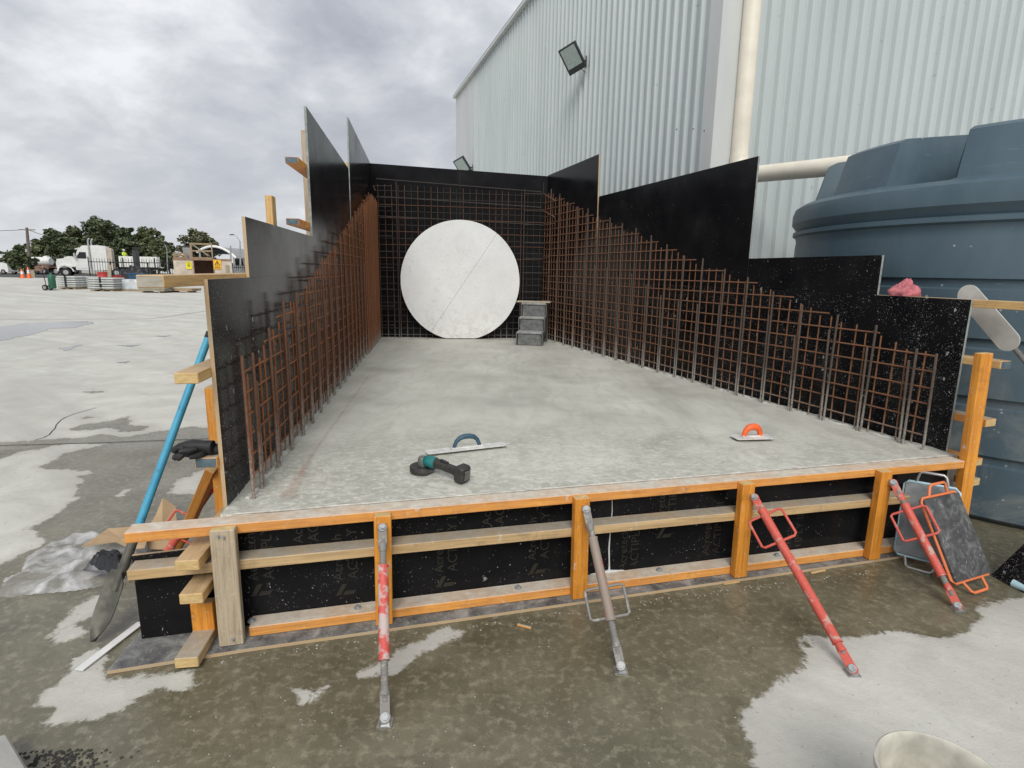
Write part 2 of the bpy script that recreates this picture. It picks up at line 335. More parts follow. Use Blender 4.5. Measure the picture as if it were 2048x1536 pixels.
def mat_clad():
    t = NT('cladding'); p = t.co('World'); n = t.noise(t.co('World', (1, 1, .18)), 2.2, 6, .6); f = t.noise(p, 35, 4, .6)
    c = t.ramp(n, [(.3, (.415, .462, .46)), (.7, (.485, .532, .53))])
    dirt = t.rng(t.noise(t.co('World', (3, 3, .25)), 3.2, 6, .65), .58, .78, 0, .35)
    c = t.mix(dirt, c, (.36, .37, .33))
    sp = t.rng(t.noise(p, 9, 2, .5), .74, .77, 0, .5); c = t.mix(sp, c, (.27, .28, .26))
    t.set(c, t.rng(n, .3, .7, .34, .44), .0, bump=n, bs=.04, bd=.02)
    t = NT('flashing'); p = t.co('World'); n = t.noise(t.co('World', (1, 1, .2)), 3, 5, .6)
    t.set(t.ramp(n, [(.3, (.48, .50, .49)), (.7, (.56, .575, .565))]), .42)
mat_clad()
def mat_tank():
    t = NT('tank_plastic'); p = t.co('World'); z = t.n('SeparateXYZ', i_0=p).outputs[2]
    n = t.noise(t.co('World', (1, 1, .35)), 2.2, 7, .62, .3); f = t.noise(p, 40, 4, .6); sc_ = t.noise(t.co('World', (1.5, 1.5, 14)), 2.0, 7, .7, 1.0)
    c = t.ramp(n, [(.3, (.052, .088, .114)), (.7, (.088, .130, .158))])
    c = t.mix(t.rng(sc_, .63, .70, 0, .28), c, (.22, .27, .29))
    dust = t.math('MULTIPLY', t.rng(z, .15, 1.25, 1, 0), t.rng(t.noise(p, 3.4, 8, .68, .6), .44, .64, 0, .8)); c = t.mix(dust, c, (.27, .275, .25))
    v = t.n('TexVoronoi', i_Vector=p, i_Scale=16.); keep = t.math('LESS_THAN', t.n('SeparateColor', i_0=v.outputs['Color']).outputs[0], t.rng(z, .2, 2.2, .55, .06))
    s = t.math('MULTIPLY', t.rng(t.math('ADD', v.outputs['Distance'], t.math('MULTIPLY', f, .12)), .20, .14), keep)
    c = t.mix(t.math('MULTIPLY', s, .7), c, (.45, .46, .44))
    t.set(c, t.rng(f, .3, .7, .36, .5), bump=f, bs=.04, bd=.003, spec=.4)
mat_tank()
simple('pvc', (.74, .69, .58), .42, 0, .12, 4)
def mat_disc():
    t = NT('whitewashed_board'); p = t.co('World'); n = t.noise(p, 2.2, 7, .65, .4); f = t.noise(t.co('World', (1, 1, 2.2)), 14, 6, .7, .8); d = t.noise(p, 5, 6, .7)
    c = t.ramp(n, [(.3, (.66, .665, .655)), (.7, (.75, .755, .745))])
    c = t.mix(t.rng(f, .565, .70, 0, .5), c, (.44, .44, .42)); c = t.mix(t.rng(d, .60, .74, 0, .45), c, (.46, .44, .36))
    c = t.mix(t.math('MULTIPLY', t.rng(t.n('SeparateXYZ', i_0=p).outputs[2], .55, 1.1, 1, 0), t.rng(t.noise(p, 9, 6, .7, .5), .46, .62, 0, .55)), c, (.42, .40, .31))
    sp = t.rng(t.noise(p, 45, 3, .6), .66, .71, 0, .6); c = t.mix(sp, c, (.25, .24, .21))
    t.set(c, .75, bump=f, bs=.15, bd=.003)
mat_disc()
def mat_leaf(name, a, b):
    t = NT(name); n = t.noise(t.co('World'), .9, 4, .6); n2 = t.noise(t.co('World'), 7, 3, .6)
    t.set(t.mix(.5, t.ramp(n, [(.3, a), (.7, b)]), t.ramp(n2, [(.3, a), (.7, b)])), .6)
    t.set(Subsurface_Weight=0.0)
mat_leaf('leaf_dark', (.045, .066, .030), (.105, .135, .058)); mat_leaf('leaf_mid', (.065, .088, .036), (.15, .165, .075)); mat_leaf('leaf_olive', (.09, .10, .05), (.17, .172, .09))
simple('bark', (.13, .10, .075), .9, 0, .4, 3, .4)
simple('asphalt', (.065, .065, .066), .9, 0, .3, 2, .3, 'World')
simple('white_paint', (.72, .72, .70), .4, 0, .12, 1.5); simple('dirty_white', (.58, .57, .53), .6, 0, .3, 2.5); simple('black_plastic', (.012, .012, .013), .4, 0, .3, 20)
simple('black_rubber', (.016, .016, .017), .8, 0, .3, 20); simple('chrome', (.6, .6, .6), .18, 1., .1); simple('dark_glass', (.01, .012, .014), .08, 0, .1)
simple('red_plastic', (.42, .035, .03), .5, 0, .25, 3); simple('blue_paint', (.03, .09, .16), .5, 0, .3, 3); simple('green_paint', (.015, .10, .055), .45, 0, .25, 5)
simple('hi_vis', (.62, .95, .05), .7, 0, .15, 6); simple('skin', (.45, .27, .19), .6); simple('navy_cloth', (.02, .025, .04), .85)
simple('cone_orange', (.85, .16, .03), .5, 0, .2, 5); simple('concrete_block', (.34, .335, .31), .85, 0, .3, 6, .3); simple('pale_block', (.47, .485, .465), .75, 0, .25, 3, .2)
simple('galv_pole', (.34, .35, .35), .5, .3, .2, 2); simple('old_pole', (.16, .13, .11), .9, 0, .3, 2)
simple('rag_red', (.48, .15, .17), .95, 0, .45, 26, .3); simple('glove_black', (.014, .014, .015), .62, 0, .5, 30, .4); simple('cardboard', (.43, .30, .17), .85, 0, .22, 5, .15)
simple('trowel_steel', (.68, .68, .65), .5, .2, .25, 18); simple('float_alloy', (.64, .63, .59), .55, .1, .2, 8); simple('grip_blue', (.035, .085, .13), .5, 0, .4, 30); simple('grip_orange', (.85, .13, .025), .45, 0, .25, 30)
simple('tool_teal', (.015, .16, .16), .45, 0, .35, 40); simple('tool_dark', (.035, .034, .030), .55, 0, .6, 40, .2); simple('tool_grey', (.20, .20, .18), .5, .5, .4, 40)
simple('step_plastic', (.15, .155, .15), .7, 0, .55, 16, .2); simple('step_dusty', (.29, .29, .28), .75, 0, .4, 20, .2); simple('board_tan', (.30, .27, .20), .8, 0, .3, 8); simple('kneeboard_grey', (.22, .235, .24), .5, .3, .45, 14, .1); simple('pale_blue_edge', (.40, .58, .64), .5, 0, .2, 20)
simple('bucket_white', (.64, .62, .55), .5, 0, .32, 9, .1); simple('bucket_inside', (.56, .54, .46), .55, 0, .4, 8, .1); simple('bucket_mud', (.25, .19, .13), .7, 0, .3, 14); simple('shovel_steel', (.15, .145, .12), .62, .35, .6, 12, .2)
simple('white_plastic', (.72, .72, .71), .4, 0, .12, 10); simple('container_cream', (.55, .47, .38), .7, 0, .35, 1.6); simple('container_rust', (.28, .17, .12), .85, 0, .4, 3); simple('sign_yellow', (.80, .70, .02), .5, 0, .08); simple('sign_amber', (.85, .46, .02), .5, 0, .08)
simple('crate_timber', (.34, .25, .15), .85, 0, .35, 3); simple('tarp_silver', (.56, .59, .61), .4, .2, .3, 3); simple('rock_dark', (.03, .03, .028), .8, 0, .5, 20)
simple('light_grey_cast', (.045, .05, .052), .45, .2, .2, 8); simple('lamp_lens', (.36, .42, .40), .25, 0, .12, 20); simple('sealant', (.60, .61, .60), .6, 0, .2, 20)
simple('print_tan', (.021, .019, .014), .35, 0, .3, 20); simple('chalk_red', (.40, .22, .17), .85, 0, .3, 10); simple('tan_bank', (.36, .28, .19), .9, 0, .3, 1); simple('cement_crumb', (.36, .355, .33), .9, 0, .3, 30)
def mat_blue_pole():
    t = NT('blue_pole'); n = t.noise(t.co('World'), 40, 5, .65); m = t.noise(t.co('World'), 9, 4, .6)
    c = t.mix(t.rng(m, .3, .7), (.035, .26, .42), (.07, .36, .52)); t.set(t.mix(t.rng(n, .60, .68, 0, .7), c, (.03, .09, .13)), .5, bump=n, bs=.2, bd=.002)
    t = NT('plastic_film'); n = t.noise(t.co('World'), 14, 6, .6)
    t.set(t.ramp(n, [(.3, (.66, .67, .68)), (.7, (.82, .82, .82))]), .22, Alpha=t.rng(t.noise(t.co('World'), 5, 4, .6, 1.), .42, .64, .12, .62), spec=.9)
    t = NT('puddle_water'); t.set((.10, .095, .085), .04, bump=t.noise(t.co('World'), 3, 2, .5), bs=.02, bd=.01)
    t = NT('clear_glass'); t.set((.02, .025, .03), .06)
mat_blue_pole()

# ---------------------------------------------------------------- frames of the formwork (metres, from the slab and wall lines)
SLAB = .54
AZL, AZR = R(-8), R(-20)
uL = V(math.sin(AZL), math.cos(AZL), 0); nL = V(math.cos(AZL), -math.sin(AZL), 0)
uR = V(math.sin(AZR), math.cos(AZR), 0); nR = V(math.cos(AZR), -math.sin(AZR), 0)
A0 = onz(497, 998, SLAB); A0[2] = 0; D0 = onz(1845, 897, SLAB); D0[2] = 0
LP0 = A0 - nL * .06; RP0 = D0 + nR * .06                      # inner faces of the plywood
def FL(s, z, t=0.): return LP0 + uL * s + nL * t + V(0, 0, z)   # t > 0 into the bay
def FR(s, z, t=0.): return RP0 + uR * s - nR * t + V(0, 0, z)
def sL(x, y, t=0.): p = onplane(x, y, LP0 + nL * t, nL); return (p - LP0) @ uL, p[2]
def sR(x, y, t=0.): p = onplane(x, y, RP0 - nR * t, nR); return (p - RP0) @ uR, p[2]
EB = 6.70; SB = sL(758, 676, .06)[0] + .06                      # where the left wall meets the back wall
ER_ = sR(1083, 677, .06)[0] + .06
SB -= .004; ER_ -= .004; BP0 = FL(SB + .003, 0); CP0 = FR(ER_ + .003, 0); uB = unit(CP0 - BP0); nB = V(uB[1], -uB[0], 0); LB = np.linalg.norm(CP0 - BP0)
def FB(s, z, t=0.): return BP0 + uB * s + nB * t + V(0, 0, z)
ANF = R(14.4); eF = V(math.cos(ANF), math.sin(ANF), 0); nF = V(-math.sin(ANF), math.cos(ANF), 0); Q0 = V(-.574, 2.356, 0)
def FF(s, z, t=0.): return Q0 + eF * s + nF * t + V(0, 0, z)    # t = 0 is the outer face of the walers
def sF(x, y, t=0.): p = onplane(x, y, Q0 + nF * t, nF); return (p - Q0) @ eF, p[2]

# ---------------------------------------------------------------- ground
def poly_sd(P, poly):
    poly = np.array(poly); a = poly; b = np.roll(poly, -1, 0); d2 = np.full(len(P), 1e9); ins = np.zeros(len(P), bool)
    for (ax, ay), (bx, by) in zip(a, b):
        ex, ey = bx - ax, by - ay; L2 = ex * ex + ey * ey + 1e-12
        t = np.clip(((P[:, 0] - ax) * ex + (P[:, 1] - ay) * ey) / L2, 0, 1)
        d2 = np.minimum(d2, (P[:, 0] - ax - t * ex) ** 2 + (P[:, 1] - ay - t * ey) ** 2)
        c = (ay > P[:, 1]) != (by > P[:, 1])
        with np.errstate(divide='ignore', invalid='ignore'): xi = ax + (P[:, 1] - ay) / (by - ay + 1e-15) * ex
        ins ^= c & (P[:, 0] < xi)
    return np.where(ins, 1, -1) * np.sqrt(d2)
def zp(pts, sx, ox, oy): return [(ox + x / sx, oy + y / sx) for x, y in pts]
def gp(px): return [tuple(onz(x, y)[:2]) for x, y in px]
WET = [[(-500, 892), (-40, 886), (0, 884), (54, 883), (70, 879), (94, 879), (131, 876), (164, 877), (197, 868), (251, 873), (260, 873), (293, 866), (347, 859), (384, 853), (412, 855), (620, 850), (2300, 960), (2300, 1900), (-700, 1900)],
       zp([(580, 670), (720, 635), (950, 605), (1100, 565), (1110, 640), (1280, 650), (1200, 690), (1090, 700), (1020, 690), (950, 662), (800, 680), (620, 690)], 4.267, 0, 700),
       zp([(190, 180), (400, 110), (640, 112), (460, 150), (340, 190)], 4.267, 0, 700), zp([(640, 350), (800, 330), (910, 350), (840, 375), (760, 365)], 4.267, 0, 700),
       zp([(1000, 105), (1110, 98), (1060, 112)], 4.267, 0, 700), zp([(690, 575), (760, 565), (830, 575), (700, 590)], 4.267, 0, 700)]
DRY = [[(-700, 985), (-60, 925)] + zp([(0, 940), (70, 905), (140, 880), (340, 845), (430, 820), (600, 800), (880, 800), (870, 815), (690, 850), (540, 885), (470, 935), (420, 960), (310, 1005), (420, 1020), (560, 1020), (700, 1030), (790, 1015), (770, 1050), (640, 1080), (700, 1100), (690, 1130), (640, 1150), (655, 1190), (630, 1230), (665, 1265), (600, 1300), (560, 1350), (500, 1390), (400, 1450)], 4.267, 0, 700)
       + zp([(220, 365), (300, 410), (310, 450), (270, 490), (100, 570), (0, 615)], 3.657, 0, 960) + [(-60, 1160), (-700, 1330)],
       zp([(1445, 1225), (1480, 1165), (1540, 1100), (1660, 1070), (1650, 1050), (1790, 1000), (1790, 1225), (1600, 1235)], 4.267, 0, 700),
       zp([(970, 1255), (1010, 1225), (1090, 1185), (1110, 1195), (1030, 1250)], 4.267, 0, 700),
       zp([(330, 715), (390, 740), (500, 720), (560, 670), (480, 640), (450, 620), (560, 570), (650, 560), (690, 520), (740, 420), (640, 410), (540, 460), (460, 510), (430, 560), (390, 610)], 3.227, 0, 1060),
       zp([(260, 1110), (300, 1050), (290, 1040), (420, 980), (480, 900), (490, 830), (590, 770), (680, 740), (690, 800), (660, 880), (680, 980), (820, 965), (950, 935), (1130, 920), (1250, 900), (1240, 1000), (1190, 1020), (1060, 1010), (920, 1050), (870, 1100), (840, 1150), (820, 1170), (700, 1210), (480, 1230), (330, 1250), (290, 1240), (350, 1170)], 3.227, 0, 1060),
       zp([(955, 1150), (1040, 1090), (1180, 1010), (1230, 950), (1330, 935), (1440, 865), (1545, 900), (1500, 930), (1380, 980), (1300, 1040), (1180, 1110), (1120, 1150), (960, 1165)], 2.954, 400, 960),
       zp([(570, 1230), (590, 1190), (640, 1210), (740, 1220), (700, 1270), (650, 1305), (600, 1300)], 2.954, 400, 960),
       zp([(600, 1120), (700, 1130), (860, 1145), (950, 1130), (1110, 1110), (1200, 1095), (1280, 1110), (1360, 1150), (1380, 1130), (1560, 1140), (1700, 1080), (1730, 1000), (1710, 945), (1760, 935), (1830, 920)], 3.2, 1420, 920) + [(2200, 1150), (2400, 1900), (1480, 1900), (1515, 1500), (1475, 1440)] + zp([(400, 1440), (550, 1390), (600, 1330), (590, 1210), (660, 1210), (620, 1160)], 3.2, 1420, 920)]
def axis(lo, a, b, hi, st):
    x = list(np.arange(a, b, st)); s = st
    q = b
    while q < hi: x.append(q); s *= 1.35; q += s
    x.append(hi); s = st; q = a - st
    lo_ = []
    while q > lo: lo_.append(q); s *= 1.35; q -= s
    return np.array([lo] + lo_[::-1] + x)
def make_ground():
    X = axis(-900, -5.6, 4.4, 900, .036); Y = axis(-60, .9, 6.6, 1800, .036)
    gx, gy = np.meshgrid(X, Y); P = np.stack([gx.ravel(), gy.ravel()], 1)
    wet = np.full(len(P), -1.); near = (P[:, 0] > -14) & (P[:, 0] < 8) & (P[:, 1] > -3) & (P[:, 1] < 14); q = P[near]
    d = np.full(len(q), -1.)
    for k in WET: d = np.maximum(d, poly_sd(q, gp(k)))
    for k in DRY: d = np.minimum(d, -poly_sd(q, gp(k)))
    wet[near] = np.clip(d, -1, 1)
    nx, ny = len(X), len(Y); i = np.arange(nx * ny).reshape(ny, nx)
    f = np.stack([i[:-1, :-1], i[:-1, 1:], i[1:, 1:], i[1:, :-1]], -1).reshape(-1, 4)
    v = np.concatenate([P, np.zeros((len(P), 1))], 1)
    me = bpy.data.meshes.new('ground'); me.from_pydata(v.tolist(), [], f.tolist()); me.materials.append(M['yard_concrete'])
    at_ = me.attributes.new('wet', 'FLOAT', 'POINT'); at_.data.foreach_set('value', wet.astype(np.float32))
    link(bpy.data.objects.new('ground', me), kind='structure')
make_ground()
def sheet(name, pts, z, mat, kind='structure', jit=0, sub=4, **kw):
    pts = [V(*p[:2]) for p in pts]; out = []
    for a, b in zip(pts, pts[1:] + pts[:1]):
        for k in range(sub if jit else 1): out.append(a + (b - a) * k / sub + (np.array([rnd.uniform(-jit, jit), rnd.uniform(-jit, jit)]) if jit else 0))
    mb = MB().add([(p[0], p[1], z) for p in out], [tuple(range(len(out)))])
    return build(name, mb, mat, kind=kind, fixn=True, **kw)
# far standing water, expansion joint and crack in the yard
sheet('puddle', gp([(-60, 662), (0, 655), (50, 646), (110, 644), (178, 642), (190, 646), (150, 655), (100, 658), (60, 670), (20, 678), (-60, 690)]), .004, M['puddle_water'], jit=.06)
sheet('puddle', gp([(118, 697), (160, 689), (166, 690), (130, 702)]), .004, M['puddle_water'], jit=.02)
sheet('puddle', gp([(308, 672), (345, 671), (330, 674)]), .004, M['puddle_water'], jit=.01)
sheet('puddle', gp([(232, 691), (282, 690), (262, 694)]), .004, M['puddle_water'], jit=.01)
sheet('puddle', gp([(232, 725), (262, 722), (250, 727)]), .004, M['puddle_water'], jit=.01)
def strip(name, pts, wd, z, mat):
    mb = MB(); P = [V(*p[:2], z) for p in pts]; v = []
    for i, p in enumerate(P):
        t = unit(P[min(i + 1, len(P) - 1)] - P[max(i - 1, 0)]); n = V(-t[1], t[0], 0) * wd / 2; v += [p - n, p + n]
    mb.add(v, [(2 * i, 2 * i + 2, 2 * i + 3, 2 * i + 1) for i in range(len(P) - 1)]); return build(name, mb, mat, kind='structure')
strip('expansion_joint', gp([(-300, 899), (0, 891.5), (95, 889), (200, 886), (300, 882), (402, 878.5), (520, 873)]), .014, .004, M['rock_dark'])
strip('expansion_joint', gp([(-500, 640), (190, 638.5), (300, 638), (340, 633), (412, 622)]), .03, .004, M['rock_dark'])
strip('crack', gp(zp([(300, 770), (370, 750), (420, 725), (440, 700), (470, 670), (480, 640), (520, 600), (560, 575), (640, 545), (820, 495)], 4.267, 0, 700)), .008, .004, M['rock_dark'])
# road and verge far off
sheet('road', [(-400, 75), (-51, 64.5), (-12, 88), (60, 110), (60, 118), (-400, 95)], .006, M['asphalt'])
# grit scattered over the concrete, uncountable
def grit():
    mb = MB(); r2 = random.Random(3)
    def stone(p, s):
        v = [(p[0] + s * r2.uniform(.6, 1) * a, p[1] + s * r2.uniform(.6, 1) * b, max(0.001, p[2] + s * c * r2.uniform(.5, .9))) for a, b, c in ((1, 0, .1), (0, 1, .1), (-1, 0, .1), (0, -1, .1), (.3, .2, 1))]
        mb.add(v, [(0, 1, 4), (1, 2, 4), (2, 3, 4), (3, 0, 4)])
    for _ in range(330):
        x, y = r2.uniform(0, 2048), r2.uniform(1120, 1536); stone(onz(x, y), r2.uniform(.0015, .005))
    for _ in range(220):
        x, y = r2.uniform(0, 420), r2.uniform(720, 1100); stone(onz(x, y), r2.uniform(.002, .007))
    for _ in range(190):
        s = r2.uniform(-.7, 2.6); p = FF(s, 0, -.10 - abs(r2.gauss(0, .03))); stone(p, r2.uniform(.002, .007))
    build('concrete_crumbs', mb, M['cement_crumb'], kind='stuff', label='pale crumbs of concrete scattered on the yard', cat='crumbs')
    mb = MB()
    for _ in range(300):
        x = r2.gauss(130, 45); y = r2.uniform(1500, 1560) ; stone(onz(x, y), r2.uniform(.003, .010))
    build('dark_gravel', mb, M['rock_dark'], kind='stuff', label='dark gravel spilled on wet concrete beside grey block', cat='gravel')
grit()

# ---------------------------------------------------------------- concrete slab
def slab():
    c = [FF(-.66, SLAB, .107), FF(3.27, SLAB, .107), FR(ER_, SLAB, 0), FL(SB, SLAB, 0)]
    cf = FL(-.02, SLAB, 0); c[0] = onplane(*((0, 0)), c[0], nF) if False else c[0]
    # front corners: front line meets the two wall lines
    def meet(P, u):
        A_ = np.array([[eF[0], -u[0]], [eF[1], -u[1]]]); b = (P - FF(0, 0, .107))[:2]; s = np.linalg.solve(A_, b)[0]; return s
    s0 = meet(LP0, uL); s1 = meet(RP0, uR)
    zb = SLAB - .025
    p = [FF(s0, SLAB, .107), FF(s1, SLAB, .107), FR(ER_, zb, 0), FL(SB, zb, 0)]
    n, m = 70, 110; rows = []
    for j in range(m + 1):
        for i in range(n + 1):
            a, b = i / n, (j / m) ** 1.5
            q = (p[0] * (1 - a) + p[1] * a) * (1 - b) + (p[3] * (1 - a) + p[2] * a) * b
            e = min(a, 1 - a) * 3.5
            dz = .004 * mnoise.noise(Vector((q[0] * 2.2, q[1] * 2.2, 0))) + (.014 * max(0, 1 - e / .09) * (.6 + .6 * mnoise.noise(Vector((q[0] * 18, q[1] * 18, 3)))) if j else 0)
            rows.append((q[0], q[1], q[2] + dz - (.006 if j == 0 else 0)))
    k = n + 1
    mb = MB().add(rows, [(j * k + i, j * k + i + 1, (j + 1) * k + i + 1, (j + 1) * k + i) for j in range(m) for i in range(n)])
    rim = [j * k for j in range(m, 0, -1)] + list(range(k)) + [j * k + n for j in range(1, m + 1)] + [m * k + i for i in range(n - 1, 0, -1)]
    o = len(mb.v); mb.v += [(mb.v[i][0], mb.v[i][1], .012) for i in rim]; L_ = len(rim)
    for i in range(L_): mb.f.append((rim[i], o + i, o + (i + 1) % L_, rim[(i + 1) % L_])); mb.m.append(0)
    t = build('concrete_slab', mb, M['cast_concrete'], label='freshly cast grey concrete slab between the plywood formwork walls', cat='slab', smooth=40)
    return s0, s1, t
S0, S1, slab_o = slab()
def lips():
    for nm, fr, s0_, s1_ in (('concrete_lip', FL, .0, SB - .1), ('concrete_lip', FR, .0, ER_ - .1)):
        n = 260; pts = []; rad = []
        for k in range(n + 1):
            q = s0_ + (s1_ - s0_) * k / n; zz = SLAB - .025 * k / n; p = fr(q, zz, .055 + .022 * mnoise.noise(Vector((q * 7, 1 if fr is FL else 5, 0)))); pts.append(p); rad.append(.012 + .016 * abs(mnoise.noise(Vector((q * 19, 3, 1)))) + .012 * max(0, mnoise.noise(Vector((q * 5, 8, 1)))))
        build(nm, MB().tube(pts, rad, 8), M['pale_concrete'], slab_o, smooth=80)
    pts = [FF(S0 + .05 + (S1 - S0 - .1) * k / 80, SLAB + .0035, .114 + .003 * mnoise.noise(Vector((k * .4, 0, 0)))) for k in range(81)]
    build('edge_line', MB().tube(pts, [.0045 + .003 * abs(mnoise.noise(Vector((k * .7, 2, 0)))) for k in range(81)], 6), M['pale_concrete'], slab_o, smooth=80)
simple('pale_concrete', (.55, .54, .49), .85, 0, .35, 18, .5, 'World')
lips()
# red chalk setting-out line and smear at the slab corner
def chalk():
    a, b = onz(560, 1000, SLAB), onz(760, 720, SLAB)
    mb = MB(); v = []; n = 60
    t = unit(b - a); nn = V(-t[1], t[0], 0); r2 = random.Random(5)
    for i in range(n + 1):
        q = i / n; p = a + (b - a) * q; wd = .005 + max(0, .06 * (1 - q * 6)) + r2.uniform(0, .002)
        v += [(p[0] - nn[0] * wd, p[1] - nn[1] * wd, SLAB + .0145 - .012 * q), (p[0] + nn[0] * .004, p[1] + nn[1] * .004, SLAB + .0145 - .012 * q)]
    mb.add(v, [(2 * i, 2 * i + 1, 2 * i + 3, 2 * i + 2) for i in range(46)])
    build('chalk_line', mb, M['chalk_red'], slab_o, kind='stuff')
t_ = NT('chalk_faint'); n_ = t_.noise(t_.co('World'), 60, 5, .7); t_.set((.42, .20, .14), .9, Alpha=t_.rng(n_, .40, .66, .0, .5)); M['chalk_red'] = t_.mat
chalk()

# ---------------------------------------------------------------- formwork
def panel(name, poly, frame, t0, t1, parent, mat='film_ply', edge='ply_edge'):
    return build(name, MB().prism(poly, lambda a, b, t: frame(a, b, t), t0, t1, 0, 1), [M[mat], M[edge]], parent)
PT = .017
# --- left wall
fwl = thing('formwork_wall', FL(1.5, 0, -.05), 'black plywood formwork wall backing the open yard, timber ends jutting past its edge', 'formwork')
sfl = sL(415, 560)[0]; z1 = 1.545
s2, za = sL(490, 433); s3, zb_ = sL(614, 470); s4, zc_ = sL(612, 212); s5, zd_ = sL(697, 337); s6, ze_ = sL(696, 234); zf_ = sL(740, 325)[1]
g = .0006
panel('plywood_sheet', [(sfl, .34), (2.4, .34), (2.4, z1), (sfl, z1)], FL, -PT, 0, fwl, 'film_ply_flecked')
panel('plywood_sheet', [(2.4 + g, .34), (4.8, .34), (4.8, z1), (2.4 + g, z1)], FL, -PT, 0, fwl)
panel('plywood_sheet', [(4.8 + g, .34), (SB, .34), (SB, z1), (4.8 + g, z1)], FL, -PT, 0, fwl)
panel('plywood_sheet', [(s2, z1 + g), (s4 - g, z1 + g), (s4 - g, zb_), (s2, za)], FL, -PT, 0, fwl)
panel('plywood_sheet', [(s4, z1 + g), (s5, z1 + g), (s5, zd_), (s4, zc_)], FL, -PT, 0, fwl, 'film_ply_clean', 'ply_edge_grey')
panel('plywood_sheet', [(s5 + g, z1 + g), (SB, z1 + g), (SB, zf_), (s6 + g, ze_)], FL, -PT, 0, fwl, 'film_ply_clean', 'ply_edge_grey')
W_ = .09; T_ = .045
def wal_L(s0, s1, z, mat='pine_timber', end=None, t=-PT - .001, wd=W_): return timber('waler', FL(s0, z, t - wd / 2), FL(s1, z, t - wd / 2), wd, T_, M[mat], fwl, end_mat=M[end] if end else None)
tw = -PT - .001
# walers run along the outside, their ends stick out past the front sheet
for (px, py), mat, end, s1 in (((300, 563), 'pine_timber', 'grey_end', 2.7), ((372, 757), 'pine_timber', None, 3.0), ((412, 926), 'orange_timber', 'painted_end', 3.0)):
    s_, z_ = sL(px, py, tw - .045); wal_L(s_, s1, z_, mat, end)
for (px, py), s1 in (((380, 1124), 3.0), ((388, 1190), 3.0)):
    s_, z_ = sL(px, py, tw - .045); wal_L(s_ - .03, s1, z_, 'pine_timber')
for (px, py) in ((583, 320), (585, 443)):
    s_, z_ = sL(px, py, tw - .045); wal_L(s_, SB, z_, 'orange_clean', 'painted_end')
wal_L(2.6, SB, 2.05, 'orange_clean'); wal_L(4.4, SB, 2.75, 'orange_clean')
# bottom plate and studs
timber('bottom_plate', FL(-.46, .0395, -.075), FL(3.4, .0395, -.075), W_, T_, M['dusty_timber'], fwl)
ts = tw - W_ - .001
for (px, py), mat in (((425, 772), 'orange_timber'), ((540, 392), 'pine_timber'), ((609, 262), 'weathered_timber')):
    s_, z_ = sL(px, py, ts - .0225); timber('stud', FL(s_, .02, ts - .0225), FL(s_, z_, ts - .0225), .09, .045, M[mat], fwl, up=nL)
q_ = onz(413, 1272, .018); timber('stud', q_, q_ + V(0, 0, .17), .045, .09, M['orange_clean'], fwl, up=nL)
a_ = FL(*sL(429, 930, ts - .03), ts - .03); timber('raking_brace', a_, onz(362, 1085, .05), .045, .09, M['orange_timber'], fwl, up=uL)
# --- right wall
fwr = thing('formwork_wall', FR(1.5, 0, -.05), 'cement-spattered black plywood formwork wall beside the blue water tank', 'formwork')
sfr = sR(1943, 600)[0]; zr1 = 1.473
q2, ya = sR(1765, 510); q3, yb = sR(1503, 517); q4, yc = sR(1517, 312); q5, yd = sR(1198, 393); q6, ye = sR(1198, 308); yf = sR(1093, 352)[1]
panel('plywood_sheet', [(sfr, .30), (2.4, .30), (2.4, zr1), (sfr, zr1)], FR, -PT, 0, fwr, 'film_ply_spattered', 'ply_edge_grey')
panel('plywood_sheet', [(2.4 + g, .30), (4.8, .30), (4.8, zr1), (2.4 + g, zr1)], FR, -PT, 0, fwr, 'film_ply_spattered')
panel('plywood_sheet', [(4.8 + g, .30), (ER_, .30), (ER_, zr1), (4.8 + g, zr1)], FR, -PT, 0, fwr)
panel('plywood_sheet', [(q2, zr1 + g), (q4 - g, zr1 + g), (q4 - g, yb), (q2, ya)], FR, -PT, 0, fwr, 'film_ply', 'ply_edge_grey')
panel('plywood_sheet', [(q4, zr1 + g), (q5, zr1 + g), (q5, yd), (q4, yc)], FR, -PT, 0, fwr, 'film_ply_clean', 'ply_edge_grey')
panel('plywood_sheet', [(q5 + g, zr1 + g), (ER_, zr1 + g), (ER_, yf), (q6 + g, ye)], FR, -PT, 0, fwr, 'film_ply_clean')
def wal_R(s0, s1, z, mat='pine_timber', end=None): return timber('waler', FR(s0, z, tw - W_ / 2), FR(s1, z, tw - W_ / 2), W_, T_, M[mat], fwr, end_mat=M[end] if end else None)
wal_R(sfr - 1.0, 3.2, zr1 - .0225, 'pine_timber')
for (px, py), mat, end in (((2012, 730), 'pine_timber', 'painted_end'), ((1982, 846), 'orange_timber', None), ((1955, 925), 'orange_clean', None), ((1950, 965), 'dusty_timber', None)):
    s_, z_ = sR(px, py, tw - .045); wal_R(s_, 3.2, z_, mat, end)
for z_ in (2.0, 2.45): wal_R(q4 + .15, ER_, z_, 'orange_clean')
for s_ in (1.3, 2.6, 4.2): timber('stud', FR(s_, .02, ts - .0225), FR(s_, 1.42 if s_ < 1.5 else 2.3, ts - .0225), .09, .045, M['orange_timber'], fwr, up=nR)
